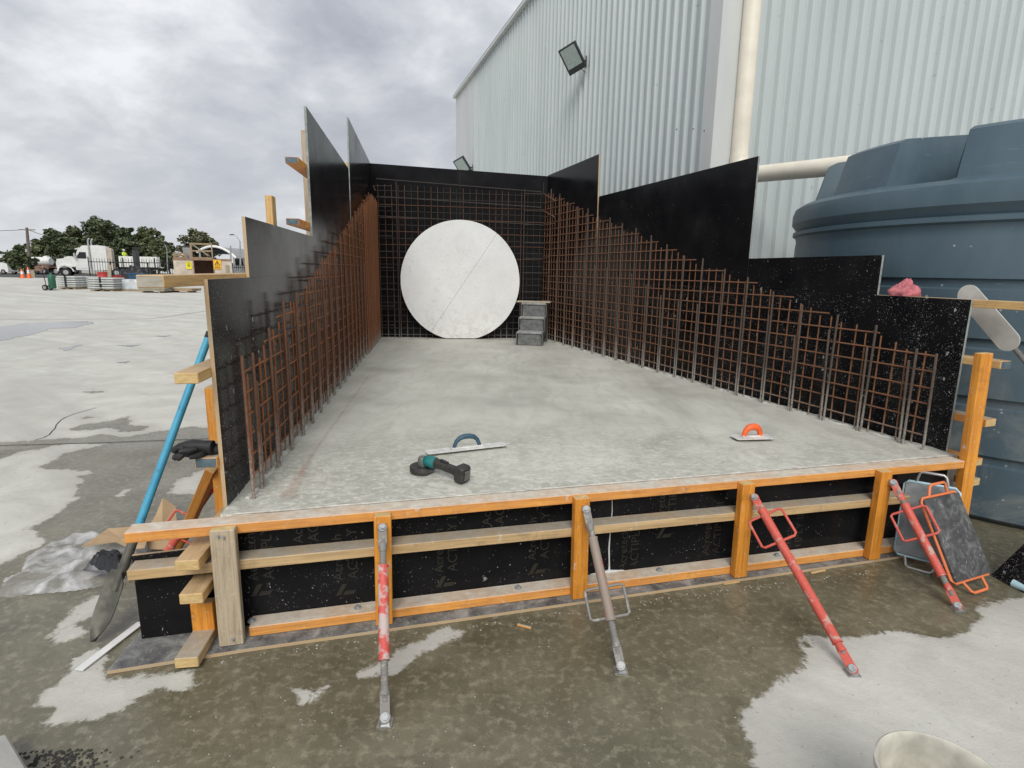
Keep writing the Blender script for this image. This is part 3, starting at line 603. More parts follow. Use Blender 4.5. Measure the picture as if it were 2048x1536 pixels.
# --- back wall
fwb = thing('formwork_wall', FB(LB / 2, 0, -.05), 'dark back formwork wall behind the round white board', 'formwork')
ztl, ztr = zf_ - .01, yf - .01
zm = ztl + (ztr - ztl) * .5
zj = 1.72
for a, b in ((-.03, LB / 2 - .0004), (LB / 2 + .0004, LB + .03)):
    panel('plywood_sheet', [(a, .30), (b, .30), (b, zj), (a, zj)], FB, -PT, 0, fwb, 'film_ply_clean')
    panel('plywood_sheet', [(a, zj + g), (b, zj + g), (b, ztl + (ztr - ztl) * b / LB), (a, ztl + (ztr - ztl) * a / LB)], FB, -PT, 0, fwb, 'film_ply_clean')
for z_ in (.5, 1.1, 1.7, 2.3, 2.8): timber('waler', FB(-.05, z_, -.065), FB(LB + .05, z_, -.065), W_, T_, M['orange_clean'], fwb)
for s_ in (.3, 1.3, 2.3): timber('stud', FB(s_, .02, -.135), FB(s_, 2.9, -.135), .09, .045, M['orange_timber'], fwb, up=nB)
# --- front edge form
fwf = thing('edge_form', FF(1.3, 0, 0), 'low front edge form of orange timbers and black printed plywood', 'formwork')
SE0 = sF(262, 1105, .09)[0]; SJ = sF(1221, 1060, .09)[0]; a_, za2 = sF(1968, 706, .02); b_, zb2 = sF(1926, 985, .02); d_ = (a_ - b_) / (za2 - zb2); SE1 = b_ + d_ * (.515 - zb2) - .046
SBASE0 = sF(222, 1330, -.06)[0]
build('base_sheet', MB().prism([(SBASE0, -.165), (SE1, -.10), (SE1, .085), (SBASE0 + .02, .30), (SBASE0 - .02, .10)][:0] or [(SBASE0, -.100), (S0 + .1, -.078), (SE1, -.036), (SE1, .095), (S0 - .1, .095), (S0 - .1, .33), (SBASE0 + .06, .33)], lambda a, b, t: FF(a, t, b), .001, .0165, 0, 1), [M['dusty_film'], M['ply_edge']], fwf)
psL = panel('plywood_sheet', [(SE0, .018), (S0 - .02, .018), (SJ - .001, .018), (SJ - .001, SLAB - .008), (S0 - .02, SLAB - .008), (S0 - .021, .415), (SE0, .405)], FF, .1065, .091, fwf, 'film_ply_dusty')
psR = panel('plywood_sheet', [(SJ + .001, .018), (SE1, .018), (SE1, SLAB - .008), (SJ + .001, SLAB - .008)], FF, .1065, .091, fwf, 'film_ply_clean')
SF0 = sF(247, 1070, 0)[0]; SM0 = sF(252, 1140, 0)[0]
def wal_F(s0, s1, zt, mat, name='waler', dz=0): return timber(name, FF(s0, zt - T_ / 2, .045), FF(s1, zt - T_ / 2 + dz, .045), W_ - .001, T_, M[mat], fwf)
wal_F(SF0, SE1, SLAB + .008, 'rail_timber', 'top_rail')
wal_F(SM0, SE1, .385, 'dusty_timber', dz=-.022)
wal_F(S0 + .1, SE1, .0635, 'rail_timber', 'bottom_plate')
posts = []
a_, za2 = sF(1968, 706, .02); b_, zb2 = sF(1926, 985, .02); d_ = (a_ - b_) / (za2 - zb2)
timber('corner_stud', FF(b_ + d_ * (.02 - zb2), .019, .02), FF(a_, za2, .02), .085, .046, M['orange_clean'], fwf, up=nF)
for k, (xb, yb_, xt, yt, wd, mat) in enumerate(((464, 1300, 443, 1056, .095, 'weathered_timber'), (769, 1258, 765, 1030, .074, 'orange_clean'), (1160, 1200, 1166, 996, .074, 'orange_clean'), (1482, 1150, 1499, 968, .074, 'orange_clean'), (1750, 1114, 1776, 944, .074, 'orange_clean'))):
    sb_, zb3 = sF(xb, yb_, -.046); st_, zt3 = sF(xt, yt, -.046)
    o = timber('post', FF(sb_, .019, -.024), FF(st_, SLAB + .004, -.024), wd, .046, M[mat], fwf, up=nF); posts.append((sb_, st_))
def bolt(p, ax, parent, r=.016):
    ax = unit(ax); p = V(*p); b = build('bolt', MB().tube([p, p + ax * .004], r, 16).tube([p + ax * .004, p + ax * .014], r * .58, 6), M['zinc_bolt'], parent, smooth=30); return b
for x, y in ((505, 1262), (716, 1232), (1036, 1190), (1318, 1150), (1553, 1118)):
    s_ = sF(x, y, .045)[0]; bolt(FF(s_, .064, .045), (0, 0, 1), fwf, .017)
for x, y in ((436, 1072), (447, 1074)):
    s_, z_ = sF(x, y, -.047); bolt(FF(s_, z_, -.0475), -nF, fwf, .007)
s_, z_ = sF(467, 1293, -.047); bolt(FF(s_, .05, -.0475), -nF, fwf, .007)
# sealant bead down the sheet joint
mb = MB(); pz = [(.062, .012), (.075, .006), (.10, .004), (.2, .0045), (.3, .003), (.40, .0025), (.50, .0025)]
mb.tube([FF(SJ + .004 * math.sin(z * 20), z, .0905) for z, r_ in pz], [r_ for z, r_ in pz], 8); mb.tube([FF(SJ - .10, .063, .089), FF(SJ - .03, .066, .088), FF(SJ, .068, .088), FF(SJ + .04, .065, .089), FF(SJ + .09, .063, .0895)], [.002, .006, .010, .006, .002], 8)
build('sealant_bead', mb, M['sealant'], fwf, smooth=60)
# printing on the plywood
def text_mesh(s):
    cu = bpy.data.curves.new('print', 'FONT'); cu.body = s; cu.size = 1; cu.resolution_u = 3; o = bpy.data.objects.new('print', cu); col.objects.link(o)
    bpy.context.view_layer.update(); me = bpy.data.meshes.new_from_object(o.evaluated_get(bpy.context.evaluated_depsgraph_get())); col.objects.unlink(o); bpy.data.objects.remove(o)
    v = [tuple(p.co) for p in me.vertices]; f = [tuple(p.vertices) for p in me.polygons]; bpy.data.meshes.remove(me); return v, f
TXT = [text_mesh('Acretech'), text_mesh('ACTIPLY II')]
def prints(s, z0, parent, lean=.0):
    mb = MB()
    for (v, f), off, sz in ((TXT[0], -.052, .062), (TXT[1], .012, .066)):
        # reads upward; a = along the front, b = up
        pts = [(s + off - p[1] * sz + .012 * 0 + sz * .7, z0 + .075 + p[0] * sz) for p in v]
        keep = [q for q in f if all(.066 < pts[i][1] < SLAB - .012 for i in q)]
        mb.add([FF(a, b, .0905) for a, b in pts], keep)
    for k in range(2):   # the chevron mark under the words
        o_ = s - .045 + k * .032
        q = [(o_, z0), (o_ + .022, z0), (o_ + .052, z0 + .055), (o_ + .03, z0 + .055)] if k == 0 else [(o_ + .0, z0), (o_ + .05, z0), (o_ + .06, z0 + .02), (o_ + .012, z0 + .02)]
        q = [(a, b) for a, b in q]
        if all(.066 < b < SLAB - .01 for a, b in q): mb.add([FF(a, b, .0905) for a, b in q], [(0, 1, 2, 3)])
    if mb.v: build('print', mb, M['print_tan'], parent, fixn=False, kind='stuff')
for i, (x, y) in enumerate(((520, 1150), (610, 1075), (690, 1150), (890, 1135), (985, 1040), (1075, 1110))):
    s_, z_ = sF(x, y, .091); prints(s_, z_ - .10, psL)
for x, y in ((1255, 1130), (1330, 1040), (1420, 1100), (1580, 1120)):
    s_, z_ = sF(x, y, .091); prints(s_, z_ - .10, psR)

# ---------------------------------------------------------------- reinforcing steel
_bar = MB().tube([(0, 0, 0), (0, 0, 1)], 1, 6)
bar_me = {}
def bar(name, a, b, r_, mat, parent):
    if mat not in bar_me:
        me = bpy.data.meshes.new('bar'); me.from_pydata(_bar.v, [], _bar.f); me.materials.append(M[mat]); me.shade_smooth(); me.set_sharp_from_angle(angle=R(70)); bar_me[mat] = me
    a, b = V(*a), V(*b); z = unit(b - a); x = unit(np.cross(z, (.3, .9, .2))); y = np.cross(z, x); L_ = np.linalg.norm(b - a)
    W = Matrix(((x[0] * r_, y[0] * r_, z[0] * L_, a[0]), (x[1] * r_, y[1] * r_, z[1] * L_, a[1]), (x[2] * r_, y[2] * r_, z[2] * L_, a[2]), (0, 0, 0, 1)))
    return link(bpy.data.objects.new(name, bar_me[mat]), parent, W)
def jit(k=.006): return rnd.uniform(-k, k)
def wing(frame, sfun, tops, t_mesh, s_end, label, thin, thick, smin, thick_first):
    pr = sorted(sfun(x, y, t_mesh) for x, y in tops); ss = [p[0] for p in pr]; zs = list(np.maximum.accumulate([p[1] for p in pr]))
    top = lambda s: float(np.interp(s, ss, zs))
    root = thing('rebar_mesh', frame(s_end / 2, SLAB, t_mesh), label, 'rebar')
    s = smin + .10
    while s < s_end - .06:
        z = top(s) - .02 + jit(.02); a = frame(s + jit(.003), SLAB - .05, t_mesh); bar('vertical_bar', a, frame(s + jit(.012), z, t_mesh + jit(.005)), .0052, thin, root); s += .1
    z = SLAB + .09
    while z < max(zs) - .08:
        st = float(np.interp(z, zs, ss)) if z > zs[0] else smin
        st = max(smin + .03, st - .05 + jit(.03)); p, q = frame(st, z + jit(.004), t_mesh + .009), frame(s_end - .05, z + jit(.01), t_mesh + .009)
        bar('horizontal_bar', p, q, .0052, thin, root); z += .1
    s = smin; k = 0
    while s < s_end - .1:
        z = top(s) + .03 + jit(.04)
        tt = t_mesh + .024
        bar('upright_bar', frame(s, SLAB - .05, tt), frame(s + jit(.012), z, tt + jit(.008)), .0078, thick, root)
        zz = min(z - .08, SLAB + .55 + jit(.08) + .12 * s)
        if k > 0: bar('starter_bar', frame(s + .024, SLAB - .05, tt), frame(s + .03 + jit(.015), zz, tt + .004), .0078, thick, root)
        s += .305 if k > 0 else .13; k += 1
    return root, top
topsL = [(491, 735), (508, 712), (536, 672), (563, 612), (596, 592), (620, 552), (660, 500), (700, 440), (735, 385)]
topsR = [(1880, 714), (1855, 702), (1790, 682), (1690, 640), (1600, 603), (1500, 560), (1400, 524), (1290, 474), (1190, 432), (1100, 383)]
rbl, topL = wing(FL, sL, topsL, .06, SB, 'rusty orange reinforcing mesh lining the plywood wall next to the open yard', 'rusty_steel', 'brown_steel', sL(497, 998, .06)[0], 1)
rbr, topR = wing(FR, sR, topsR, .06, ER_, 'dull brown reinforcing mesh lining the plywood wall next to the water tank', 'mesh_steel', 'grey_steel', sR(1845, 897, .06)[0] - .02, 1)
# closer rows of bars near the back of the left wall
for k in range(15): s_ = SB - .22 - k * .115 - (k // 3) * .03; bar('lap_bar', FL(s_, SLAB - .05, .10), FL(s_ + jit(.01), topL(s_) - .03 + jit(.03), .10), .0075, ('rusty_steel', 'brown_steel', 'rusty_steel')[k % 3], rbl)
for k in range(5): s_, z_ = sL(715 - k * 33, 470 + k * 46, .06); bar('tie_bar', FL(s_ + .05, z_, .075), FL(s_ - .35, z_ + .01, .075), .006, 'dark_steel', rbl)
rbb = thing('rebar_mesh', FB(LB / 2, SLAB, .06), 'dark reinforcing mesh standing against the back wall behind the white board', 'rebar')
zt_back = SLAB + 2.36
s_ = .12
while s_ < LB - .1: bar('vertical_bar', FB(s_ + jit(.003), SLAB - .06, .05), FB(s_ + jit(), zt_back - .03 - .03 * s_, .05), .0045, 'brown_steel' if rnd.random() < .5 else 'dark_steel', rbb); s_ += .1
z = SLAB + .03
while z < zt_back - .06: bar('horizontal_bar', FB(.05, z + jit(.004), .06), FB(LB - .05, z - .03 * (z > 2) + jit(.004), .06), .0045, 'brown_steel' if z > 1.6 and rnd.random() < .5 else 'dark_steel', rbb); z += .1
pl = lambda x, y, t: (lambda p: ((p - BP0) @ uB, p[2]))(onplane(x, y, BP0 + nB * t, nB))
for ya_, yb2 in ((361, 382), (396, 413), (435, 448)):
    a, za_ = pl(785, ya_, .10); b, zb4 = pl(1060, yb2, .10); bar('tie_bar', FB(.10, za_ + .02, .10), FB(LB - .10, zb4 - .01, .10), .008, 'dark_steel', rbb)
for x in (793, 1049):
    a, za_ = pl(x, 400, .11); bar('tie_bar', FB(a, SLAB - .05, .115), FB(a, zt_back - (.0 if x < 900 else .06), .115), .009, 'dark_steel', rbb)
for yl in (372, 413, 434, 472, 503, 535, 578, 612, 650):   # bent corner bars left
    p, z_ = pl(765, yl, .08); bar('corner_bar', FB(.05, z_, .085), FB(.33, z_, .105), .007, 'dark_steel', rbb); bar('corner_bar', FB(.05, z_, .085), FL(SB - .36, z_ + rnd.uniform(-.16, .04), .10), .007, 'brown_steel', rbb)
for yl in (388, 422, 450, 486, 517, 546, 584, 618, 650):   # and right
    p, z_ = pl(1065, yl, .08); bar('corner_bar', FB(LB - .36, z_, .105), FB(LB - .05, z_, .085), .007, 'dark_steel', rbb); bar('corner_bar', FB(LB - .05, z_, .085), FR(ER_ - (.55 if yl < 480 else .38), z_ - (.14 if yl < 430 else .0) + jit(.02), .10), .007, 'brown_steel', rbb)
a, za_ = pl(1096, 368, .1); bar('corner_bar', FB(LB - .07, za_ - .15, .11), FB(LB - .07, za_ + .02, .11), .006, 'dark_steel', rbb)

# ---------------------------------------------------------------- round board
def disc():
    tb = .15; c_s, c_z = pl(921, 562, tb); r_ = abs(pl(1040, 563, tb)[0] - pl(803, 563, tb)[0]) / 2
    zbot = SLAB - .012; tilt = .03
    fr = lambda a, b, t: FB(c_s + a, b + c_z, tb + t - tilt * (b / r_))
    base = FB(c_s, zbot, tb)
    root = thing('round_board', base, 'large round white board with flat foot and diagonal seam leaning on the back wall', 'board')
    N_ = 96; h = zbot - c_z
    pts = []
    for k in range(N_):
        t = 2 * math.pi * k / N_; x, y = r_ * math.cos(t), r_ * math.sin(t); pts.append((x, max(y, h + .001 * (k % 2))))
    pts = [p for i, p in enumerate(pts) if not (p[1] <= h + .002 and abs(p[0]) < .86 * math.sqrt(r_ * r_ - h * h))]
    # seam from upper right to lower left
    d = unit(V(.56, .83)); n = V(-d[1], d[0]); off = -.06
    for sgn in (1, -1):
        half = []; P = [V(*p) for p in pts]
        for a, b in zip(P, P[1:] + P[:1]):
            da, db = sgn * (a @ n - off) - .0014, sgn * (b @ n - off) - .0014
            if da >= 0: half.append(a)
            if (da >= 0) != (db >= 0): half.append(a + (b - a) * da / (da - db))
        build('half_board', MB().prism([tuple(p) for p in half], fr, 0, .03, 0, 1), [M['whitewashed_board'], M['ply_edge']], root)
disc()

# ---------------------------------------------------------------- push-pull props
def prop(top, foot, r0, r1, h0, h1, paint, label, screw='screw_steel', side_w=.085, handle=True, group='push-pull props', tube_r=.021, hmat=None):
    top, foot = V(*top), V(*foot); ax = unit(foot - top); L_ = np.linalg.norm(foot - top); P = lambda t, o=V(0, 0, 0): top + ax * L_ * t + o
    view = unit((top + foot) / 2 - ORG); side = unit(np.cross(ax, view)); outw = unit(np.cross(side, ax))
    root = thing('push_pull_prop', foot, label, 'prop', group)
    build('tube', MB().tube([P(r0), P(r0 + .012), P(r1 - .012), P(r1)], [tube_r * 1.12, tube_r, tube_r, tube_r * 1.12], 16), M[paint], root, smooth=35)
    for a, b in ((.07, r0 + .01), (r1 - .01, .93)):
        n = max(6, int((b - a) * L_ / .006)); pts = []; rad = []
        for k in range(n + 1): pts.append(P(a + (b - a) * k / n)); rad.append(.0125 if k % 2 else .0152)
        build('screw', MB().tube(pts, rad, 12), M[screw], root)
    for t_, p in ((0, top), (1, foot)):
        sg = 1 if t_ == 0 else -1
        fork = MB().beam(p - ax * sg * .012, p + ax * sg * .080, .036, .020, up=outw)
        fork.tube([p - outw * .010, p + outw * .010], .0205, 16); fork.tube([p + ax * sg * .070, p + ax * sg * .105], [.020, .0145], 12)
        f = build('fork', fork, M[paint if paint == 'red_paint' else 'screw_steel'], root, bevel=.0015, smooth=40)
        o_ = -outw if outw @ view > 0 else outw
        build('bolt', MB().tube([p - o_ * .012, p + o_ * .014], .017, 16).tube([p + o_ * .014, p + o_ * .026], .0125, 6), M['zinc_bolt'], root)
        if t_ == 1:
            build('foot_lug', MB().beam(V(p[0], p[1], .001), V(p[0], p[1], max(.02, p[2] - .004)), .030, .034, up=(ax[0], ax[1], 0)).box(V(p[0], p[1], .003), (.052, .046, .005)), M['galvanised'], root)
        else:
            build('head_lug', MB().beam(p, p + nF * .026, .030, .030), M['galvanised'], root)
    if handle:
        lo = []
        for o in (1, -1):
            c = side_w * o; m = P((h0 + h1) / 2); pts = [P(h0) + side * tube_r * .8 * o, P(h0) + side * c * .86, P(h0 + .012) + side * c, P(h1 - .012) + side * c, P(h1) + side * c * .86, P(h1) + side * tube_r * .8 * o]
            build('handle', MB().tube(pts, .0066, 8), M[hmat or paint], root, smooth=50)
    return root
def ptop(x, y, k): s_, z_ = sF(x, y, -.068); return FF(s_, z_, -.068)
pf = .022
prop(ptop(765, 1057, 1), onz(770, 1436, pf), .23, .735, .3, .42, 'worn_red_paint', 'red-and-white worn prop with no handle, second post from the weathered stake', handle=False, group='props bracing the edge form')
prop(ptop(1173, 1020, 2), onz(1242, 1332, pf), .20, .74, .53, .72, 'cement_coated_red', 'cement-caked grey prop with wire loop handle low on its tube', hmat='screw_steel', group='props bracing the edge form')
prop(ptop(1510, 996, 3), onz(1705, 1338, pf), .09, .875, .12, .30, 'red_paint', 'long red prop whose foot is bolted to dry pale concrete', group='props bracing the edge form')
prop(ptop(1787, 966, 4), onz(1915, 1211, pf), .19, .78, .24, .47, 'red_paint', 'short red prop in front of the two leaning kneeling boards', group='props bracing the edge form')
# prop behind, on the yard side of the wall
prop(FL(*sL(441, 950, -.2), -.2), onz(322, 1122, pf), .16, .88, .48, .72, 'red_paint', 'red prop half hidden behind the edge form beside the cardboard', group='props bracing the side walls')

# ---------------------------------------------------------------- tools on the slab
def on_slab(x, y): return onz(x, y, SLAB + .004)
def trowel(c, ang, L_, W__, handle_mat, blade_mat, label, hh=.07, hr=.015, hw=.17, end=True):
    c = V(*c); x = V(math.cos(ang), math.sin(ang), 0); y = V(-x[1], x[0], 0)
    root = thing('concrete_float' if L_ > .4 else 'hand_trowel', c, label, 'trowel')
    r_ = min(.02, W__ * .3); poly = []
    for sx, sy, a0 in ((1, 1, 0), (-1, 1, 90), (-1, -1, 180), (1, -1, 270)):
        for k in range(4): q = R(a0 + k * 30); poly.append((sx * (L_ / 2 - r_) + r_ * math.cos(q), sy * (W__ / 2 - r_) + r_ * math.sin(q)))
    build('blade', MB().prism(poly, lambda a, b, t: c + x * a + y * b + V(0, 0, t), .004, .009), M[blade_mat], root)
    build('mounting_bar', MB().beam(c - x * hw * .62 + V(0, 0, .014), c + x * hw * .62 + V(0, 0, .014), .03, .010), M[blade_mat], root, bevel=.002)
    pts = [(-1, .016), (-.95, .03), (-.82, .056), (-.55, .076), (-.2, .084), (.2, .084), (.55, .076), (.82, .056), (.95, .03), (1, .016)]
    build('handle', MB().tube([c + x * a * hw / 2 + V(0, 0, z * hh / .07) for a, z in pts], [hr * k for k in (.85, .85, .95, 1.1, 1.2, 1.2, 1.1, .95, .85, .85)], 12), M[handle_mat], root, smooth=60)
a, b = on_slab(846, 911), on_slab(1006, 893)
trowel((a + b) / 2 + V(.015, .02, .006), math.atan2(b[1] - a[1], b[0] - a[0]), np.linalg.norm(b - a), .075, 'grip_blue', 'trowel_steel', 'long steel concrete float with dark blue arched handle on the slab', .066, .013, .16)
a, b = on_slab(1478, 880), on_slab(1537, 879)
trowel((a + b) / 2 + V(0, .03, .004), R(8), .26, .11, 'grip_orange', 'trowel_steel', 'small steel hand trowel with bright orange handle on the slab', .062, .019, .115)
def grinder():
    c = on_slab(845, 946); e = on_slab(917, 962); ax = unit(V(e[0] - c[0], e[1] - c[1], 0)); up = V(0, 0, 1); sd = np.cross(up, ax)
    root = thing('angle_grinder', c, 'cordless angle grinder with teal gear head lying on the slab', 'power tool')
    z0 = SLAB + .010; c = V(c[0], c[1], z0) + V(.0, .02, 0)
    build('wheel_guard', MB().lathe([(.0, .030), (.068, .030), (.070, .026), (.070, .002), (.066, .0), (.064, .004), (.064, .024), (.0, .024)], c, 32, a0=R(20), a1=R(300)), M['tool_dark'], root, smooth=40)
    build('cutting_disc', MB().lathe([(.0, .006), (.061, .006), (.061, .009), (.0, .009)], c, 32), M['tool_grey'], root, smooth=40)
    h = c + V(0, 0, .03)
    build('gear_head', MB().lathe([(.0, -.002), (.026, -.002), (.028, .01), (.027, .034), (.022, .048), (.0, .052)], h, 20), M['tool_grey'], root, smooth=50)
    g = h + up * .028
    build('motor_housing', MB().tube([g + ax * .012, g + ax * .03, g + ax * .055, g + ax * .085], [.024, .032, .034, .029], 14), M['tool_teal'], root, smooth=50)
    g2 = g + ax * .085; en = V(e[0], e[1], 0) + up * (SLAB + .052)
    build('body', MB().tube([g2 - ax * .008, g2 + (en - g2) * .35, g2 + (en - g2) * .8, en], [.028, .024, .024, .031], 14), M['tool_dark'], root, smooth=50)
    bx = unit(en - g2); bz = unit(np.cross(bx, sd)) * -1
    build('battery', MB().beam(en + bx * -.005, en + bx * .055, .078, .088, up=(0, 0, 1)), M['tool_dark'], root, bevel=.012)
    build('battery_latch', MB().beam(en + bx * .056, en + bx * .060, .04, .05, up=(0, 0, 1)), M['tool_grey'], root, bevel=.0015)
    build('switch', MB().beam(g2 + (en - g2) * .2 + up * .026, g2 + (en - g2) * .55 + up * .025, .018, .012), M['black_plastic'], root, bevel=.003)
grinder()

# ---------------------------------------------------------------- plastic steps with a board on top
def steps():
    zs = SLAB - .018; p = onz(1058, 691, zs); ang = R(-10); x = V(math.cos(ang), math.sin(ang), 0); y = V(-x[1], x[0], 0)
    root = thing('step_stool', p, 'three-tier grey plastic step stool dusted with cement near the back wall', 'step stool')
    Wd = .37; rise = .20; run = .20
    for k in range(3):
        o = y * (run * k); z0 = zs + rise * (k + 1)
        build('tread', MB().beam(p + o - x * Wd / 2 + y * (run * .55) + V(0, 0, z0 - zs - .015), p + o + x * Wd / 2 + y * (run * .55) + V(0, 0, z0 - zs - .015), run * 1.14, .034), M['step_dusty'], root, bevel=.008)
        build('riser', MB().beam(p + o - x * (Wd / 2 - .012) + y * .022 + V(0, 0, z0 - zs - .115), p + o + x * (Wd / 2 - .012) + y * .022 + V(0, 0, z0 - zs - .115), .016, rise - .035), M['step_plastic'], root, bevel=.004)
    for sg in (-1, 1):
        o = x * sg * (Wd / 2 + .006); D = run * 3 + .03
        prof = [(0, 0), (.10, 0), (.13, .10), (D - .15, .16), (D - .10, 0), (D, 0), (D, rise * 3 - .01), (run * 2, rise * 3 - .01), (run * 2, rise * 2 - .01), (run, rise * 2 - .01), (run, rise - .01), (0, rise - .01)]
        build('side_panel', MB().prism(prof, lambda a, b, t: p + o + y * a + V(0, 0, zs - p[2] + b) + x * t, -.006, .006), M['step_plastic'], root)
    top = p + y * (run * 2.55) + V(0, 0, zs + rise * 3 - p[2] + .001)
    timber('loose_board', top - x * .27 + V(0, 0, .011), top + x * .25 + V(0, 0, .012), .20, .02, M['weathered_timber'], None, label='short thin board lying across the top of the step stool', cat='board', end_mat=M['grey_end'])
steps()

# ---------------------------------------------------------------- kneeling boards against the edge form
def kneeboard(bl, br, tl, tr, thick, face, rim, hand, label):
    bl, br, tl, tr = [V(*k) for k in (bl, br, tl, tr)]; x = unit(br - bl); y = unit((tl + tr) / 2 - (bl + br) / 2); x = unit(x - y * (x @ y)); n = np.cross(x, y)
    if n @ (ORG - bl) < 0: n = -n
    Wd = (np.linalg.norm(br - bl) + np.linalg.norm(tr - tl)) / 2; Hh = np.linalg.norm((tl + tr) / 2 - (bl + br) / 2); c = (bl + br + tl + tr) / 4
    root = thing('kneeling_board', (bl + br) / 2, label, 'kneeling board', 'kneeling boards')
    fr = lambda a, b, t: c + x * a + y * b + n * t
    w2, h2 = Wd / 2, Hh / 2
    build('pad', MB().prism([(-w2 + .008, -h2 + .008), (w2 - .008, -h2 + .008), (w2 - .008, h2 - .008), (-w2 + .008, h2 - .008)], fr, -thick, .012), M[face], root, bevel=.006)
    build('rim', MB().tube([fr(a, b, -.004) for a, b in ((-w2, -h2 + .02), (-w2 + .02, -h2), (w2 - .02, -h2), (w2, -h2 + .02), (w2, h2 - .02), (w2 - .02, h2), (-w2 + .02, h2), (-w2, h2 - .02))], .0075, 8, closed=True), M[rim], root, smooth=60)
    for sg in (1, -1):
        build('handle', MB().tube([fr(-.075, sg * h2, -.004), fr(-.062, sg * (h2 + .05), .012), fr(-.05, sg * (h2 + .06), .016), fr(.05, sg * (h2 + .06), .016), fr(.062, sg * (h2 + .05), .012), fr(.075, sg * h2, -.004)], .0075, 8), M[hand], root, smooth=60)
pk = lambda x, y, t: FF(*sF(x, y, t), t)
bl, br = onz(1905, 1168, .06), onz(1984, 1148, .06)
kneeboard(bl, br, pk(1836, 996, -.17), pk(1919, 984, -.17), .018, 'kneeboard_black', 'orange_paint', 'orange_paint', 'black kneeling board with orange frame and handles leaning on the edge form')
bl, br = onz(1806, 1108, .05), onz(1878, 1130, .05)
kneeboard(bl, br, pk(1822, 953, -.05), pk(1905, 985, -.05), .02, 'kneeboard_grey', 'pale_blue_edge', 'galvanised', 'grey metal kneeling board with pale blue edge tucked behind the orange-framed one')

# ---------------------------------------------------------------- blue-handled shovel
def shovel():
    top = FL(*sL(418, 672, -.16)[:2], -.16); tip = onz(192, 1283, .012); ax = unit(tip - top); L_ = np.linalg.norm(tip - top)
    root = thing('shovel', tip, 'muddy long shovel with bright blue handle leaning on the formwork wall', 'shovel')
    zb = .79
    build('shaft', MB().tube([top, top + ax * L_ * .4, top + ax * L_ * (zb - .06)], .0175, 14), M['blue_pole'], root, smooth=50)
    build('grip_cap', MB().tube([top - ax * .02, top + ax * .012], .0185, 14), M['black_rubber'], root, smooth=50)
    build('socket', MB().tube([top + ax * L_ * (zb - .09), top + ax * L_ * zb, top + ax * L_ * (zb + .06)], [.020, .021, .012], 12), M['shovel_steel'], root, smooth=50)
    view = unit(tip - ORG); side = unit(np.cross(ax, V(.35, .2, 1))); side = unit(side * .62 + np.cross(ax, side) * .78); nn = np.cross(side, ax)
    bl = L_ * (1 - zb); s0 = top + ax * L_ * zb
    nu, nv = 12, 14; v = []
    for face in (0, 1):
        for j in range(nv + 1):
            q = j / nv; hw = .062 * min(1, (.55 + q * 3)) * (1 if q < .55 else max(.04, 1 - ((q - .55) / .45) ** 2.2))
            for i in range(nu + 1):
                a = -1 + 2 * i / nu; v.append(s0 + ax * bl * q + side * hw * a + nn * (.022 * a * a - .02 * q * (1 - q) * 2 + face * .003))
    K = nu + 1; n0 = (nv + 1) * K; f = []
    for j in range(nv):
        for i in range(nu):
            q = (j * K + i, j * K + i + 1, (j + 1) * K + i + 1, (j + 1) * K + i); f.append(q); f.append(tuple(n0 + k for k in reversed(q)))
    build('blade', MB().add(v, f), M['shovel_steel'], root, smooth=70, fixn=False)
shovel()

# ---------------------------------------------------------------- crumpled cloth-like things
def crumple(name, outline, zfun, mat, label, cat, n=34, amp=.02, freq=9, seed=1, thick=.0):
    P = np.array(outline); lo, hi = P.min(0), P.max(0); gx, gy = np.meshgrid(np.linspace(lo[0], hi[0], n), np.linspace(lo[1], hi[1], n)); q = np.stack([gx.ravel(), gy.ravel()], 1)
    d = poly_sd(q, outline); v = []
    for (x, y), k in zip(q, d):
        e = max(0, min(1, k / .05)); nz = sum(abs(mnoise.noise(Vector((x * freq * m, y * freq * m, seed + m)))) / m for m in (1, 2.1, 4.3))
        v.append((x, y, .004 + zfun(x, y) * e + amp * nz * (.25 + .75 * e)))
    idx = np.arange(n * n).reshape(n, n); f = [tuple(map(int, (idx[j, i], idx[j, i + 1], idx[j + 1, i + 1], idx[j + 1, i]))) for j in range(n - 1) for i in range(n - 1) if max(d[idx[j, i]], d[idx[j, i + 1]], d[idx[j + 1, i + 1]], d[idx[j + 1, i]]) > -.004]
    used = sorted({i for q_ in f for i in q_}); mp = {k: i for i, k in enumerate(used)}
    return build(name, MB().add([v[i] for i in used], [tuple(mp[i] for i in q_) for q_ in f]), M[mat], label=label, cat=cat, smooth=75, fixn=False)
crumple('plastic_sheet', gp([(2, 1196), (14, 1160), (48, 1146), (60, 1115), (95, 1092), (150, 1075), (200, 1070), (262, 1095), (300, 1110), (258, 1165), (150, 1182), (60, 1190)]), lambda x, y: .02 + .05 * max(0, mnoise.noise(Vector((x * 3.2, y * 3.2, 8)))), 'plastic_film', 'crumpled clear plastic sheet lying on wet concrete beside the shovel', 'plastic sheet', 70, .035, 4.2, 4)
crumple('plastic_wrap', gp([(168, 1140), (205, 1118), (262, 1120), (262, 1160), (215, 1158)]), lambda x, y: .06, 'black_plastic', 'scrap of black plastic wrap on top of the clear sheet', 'plastic wrap', 34, .05, 16, 9)
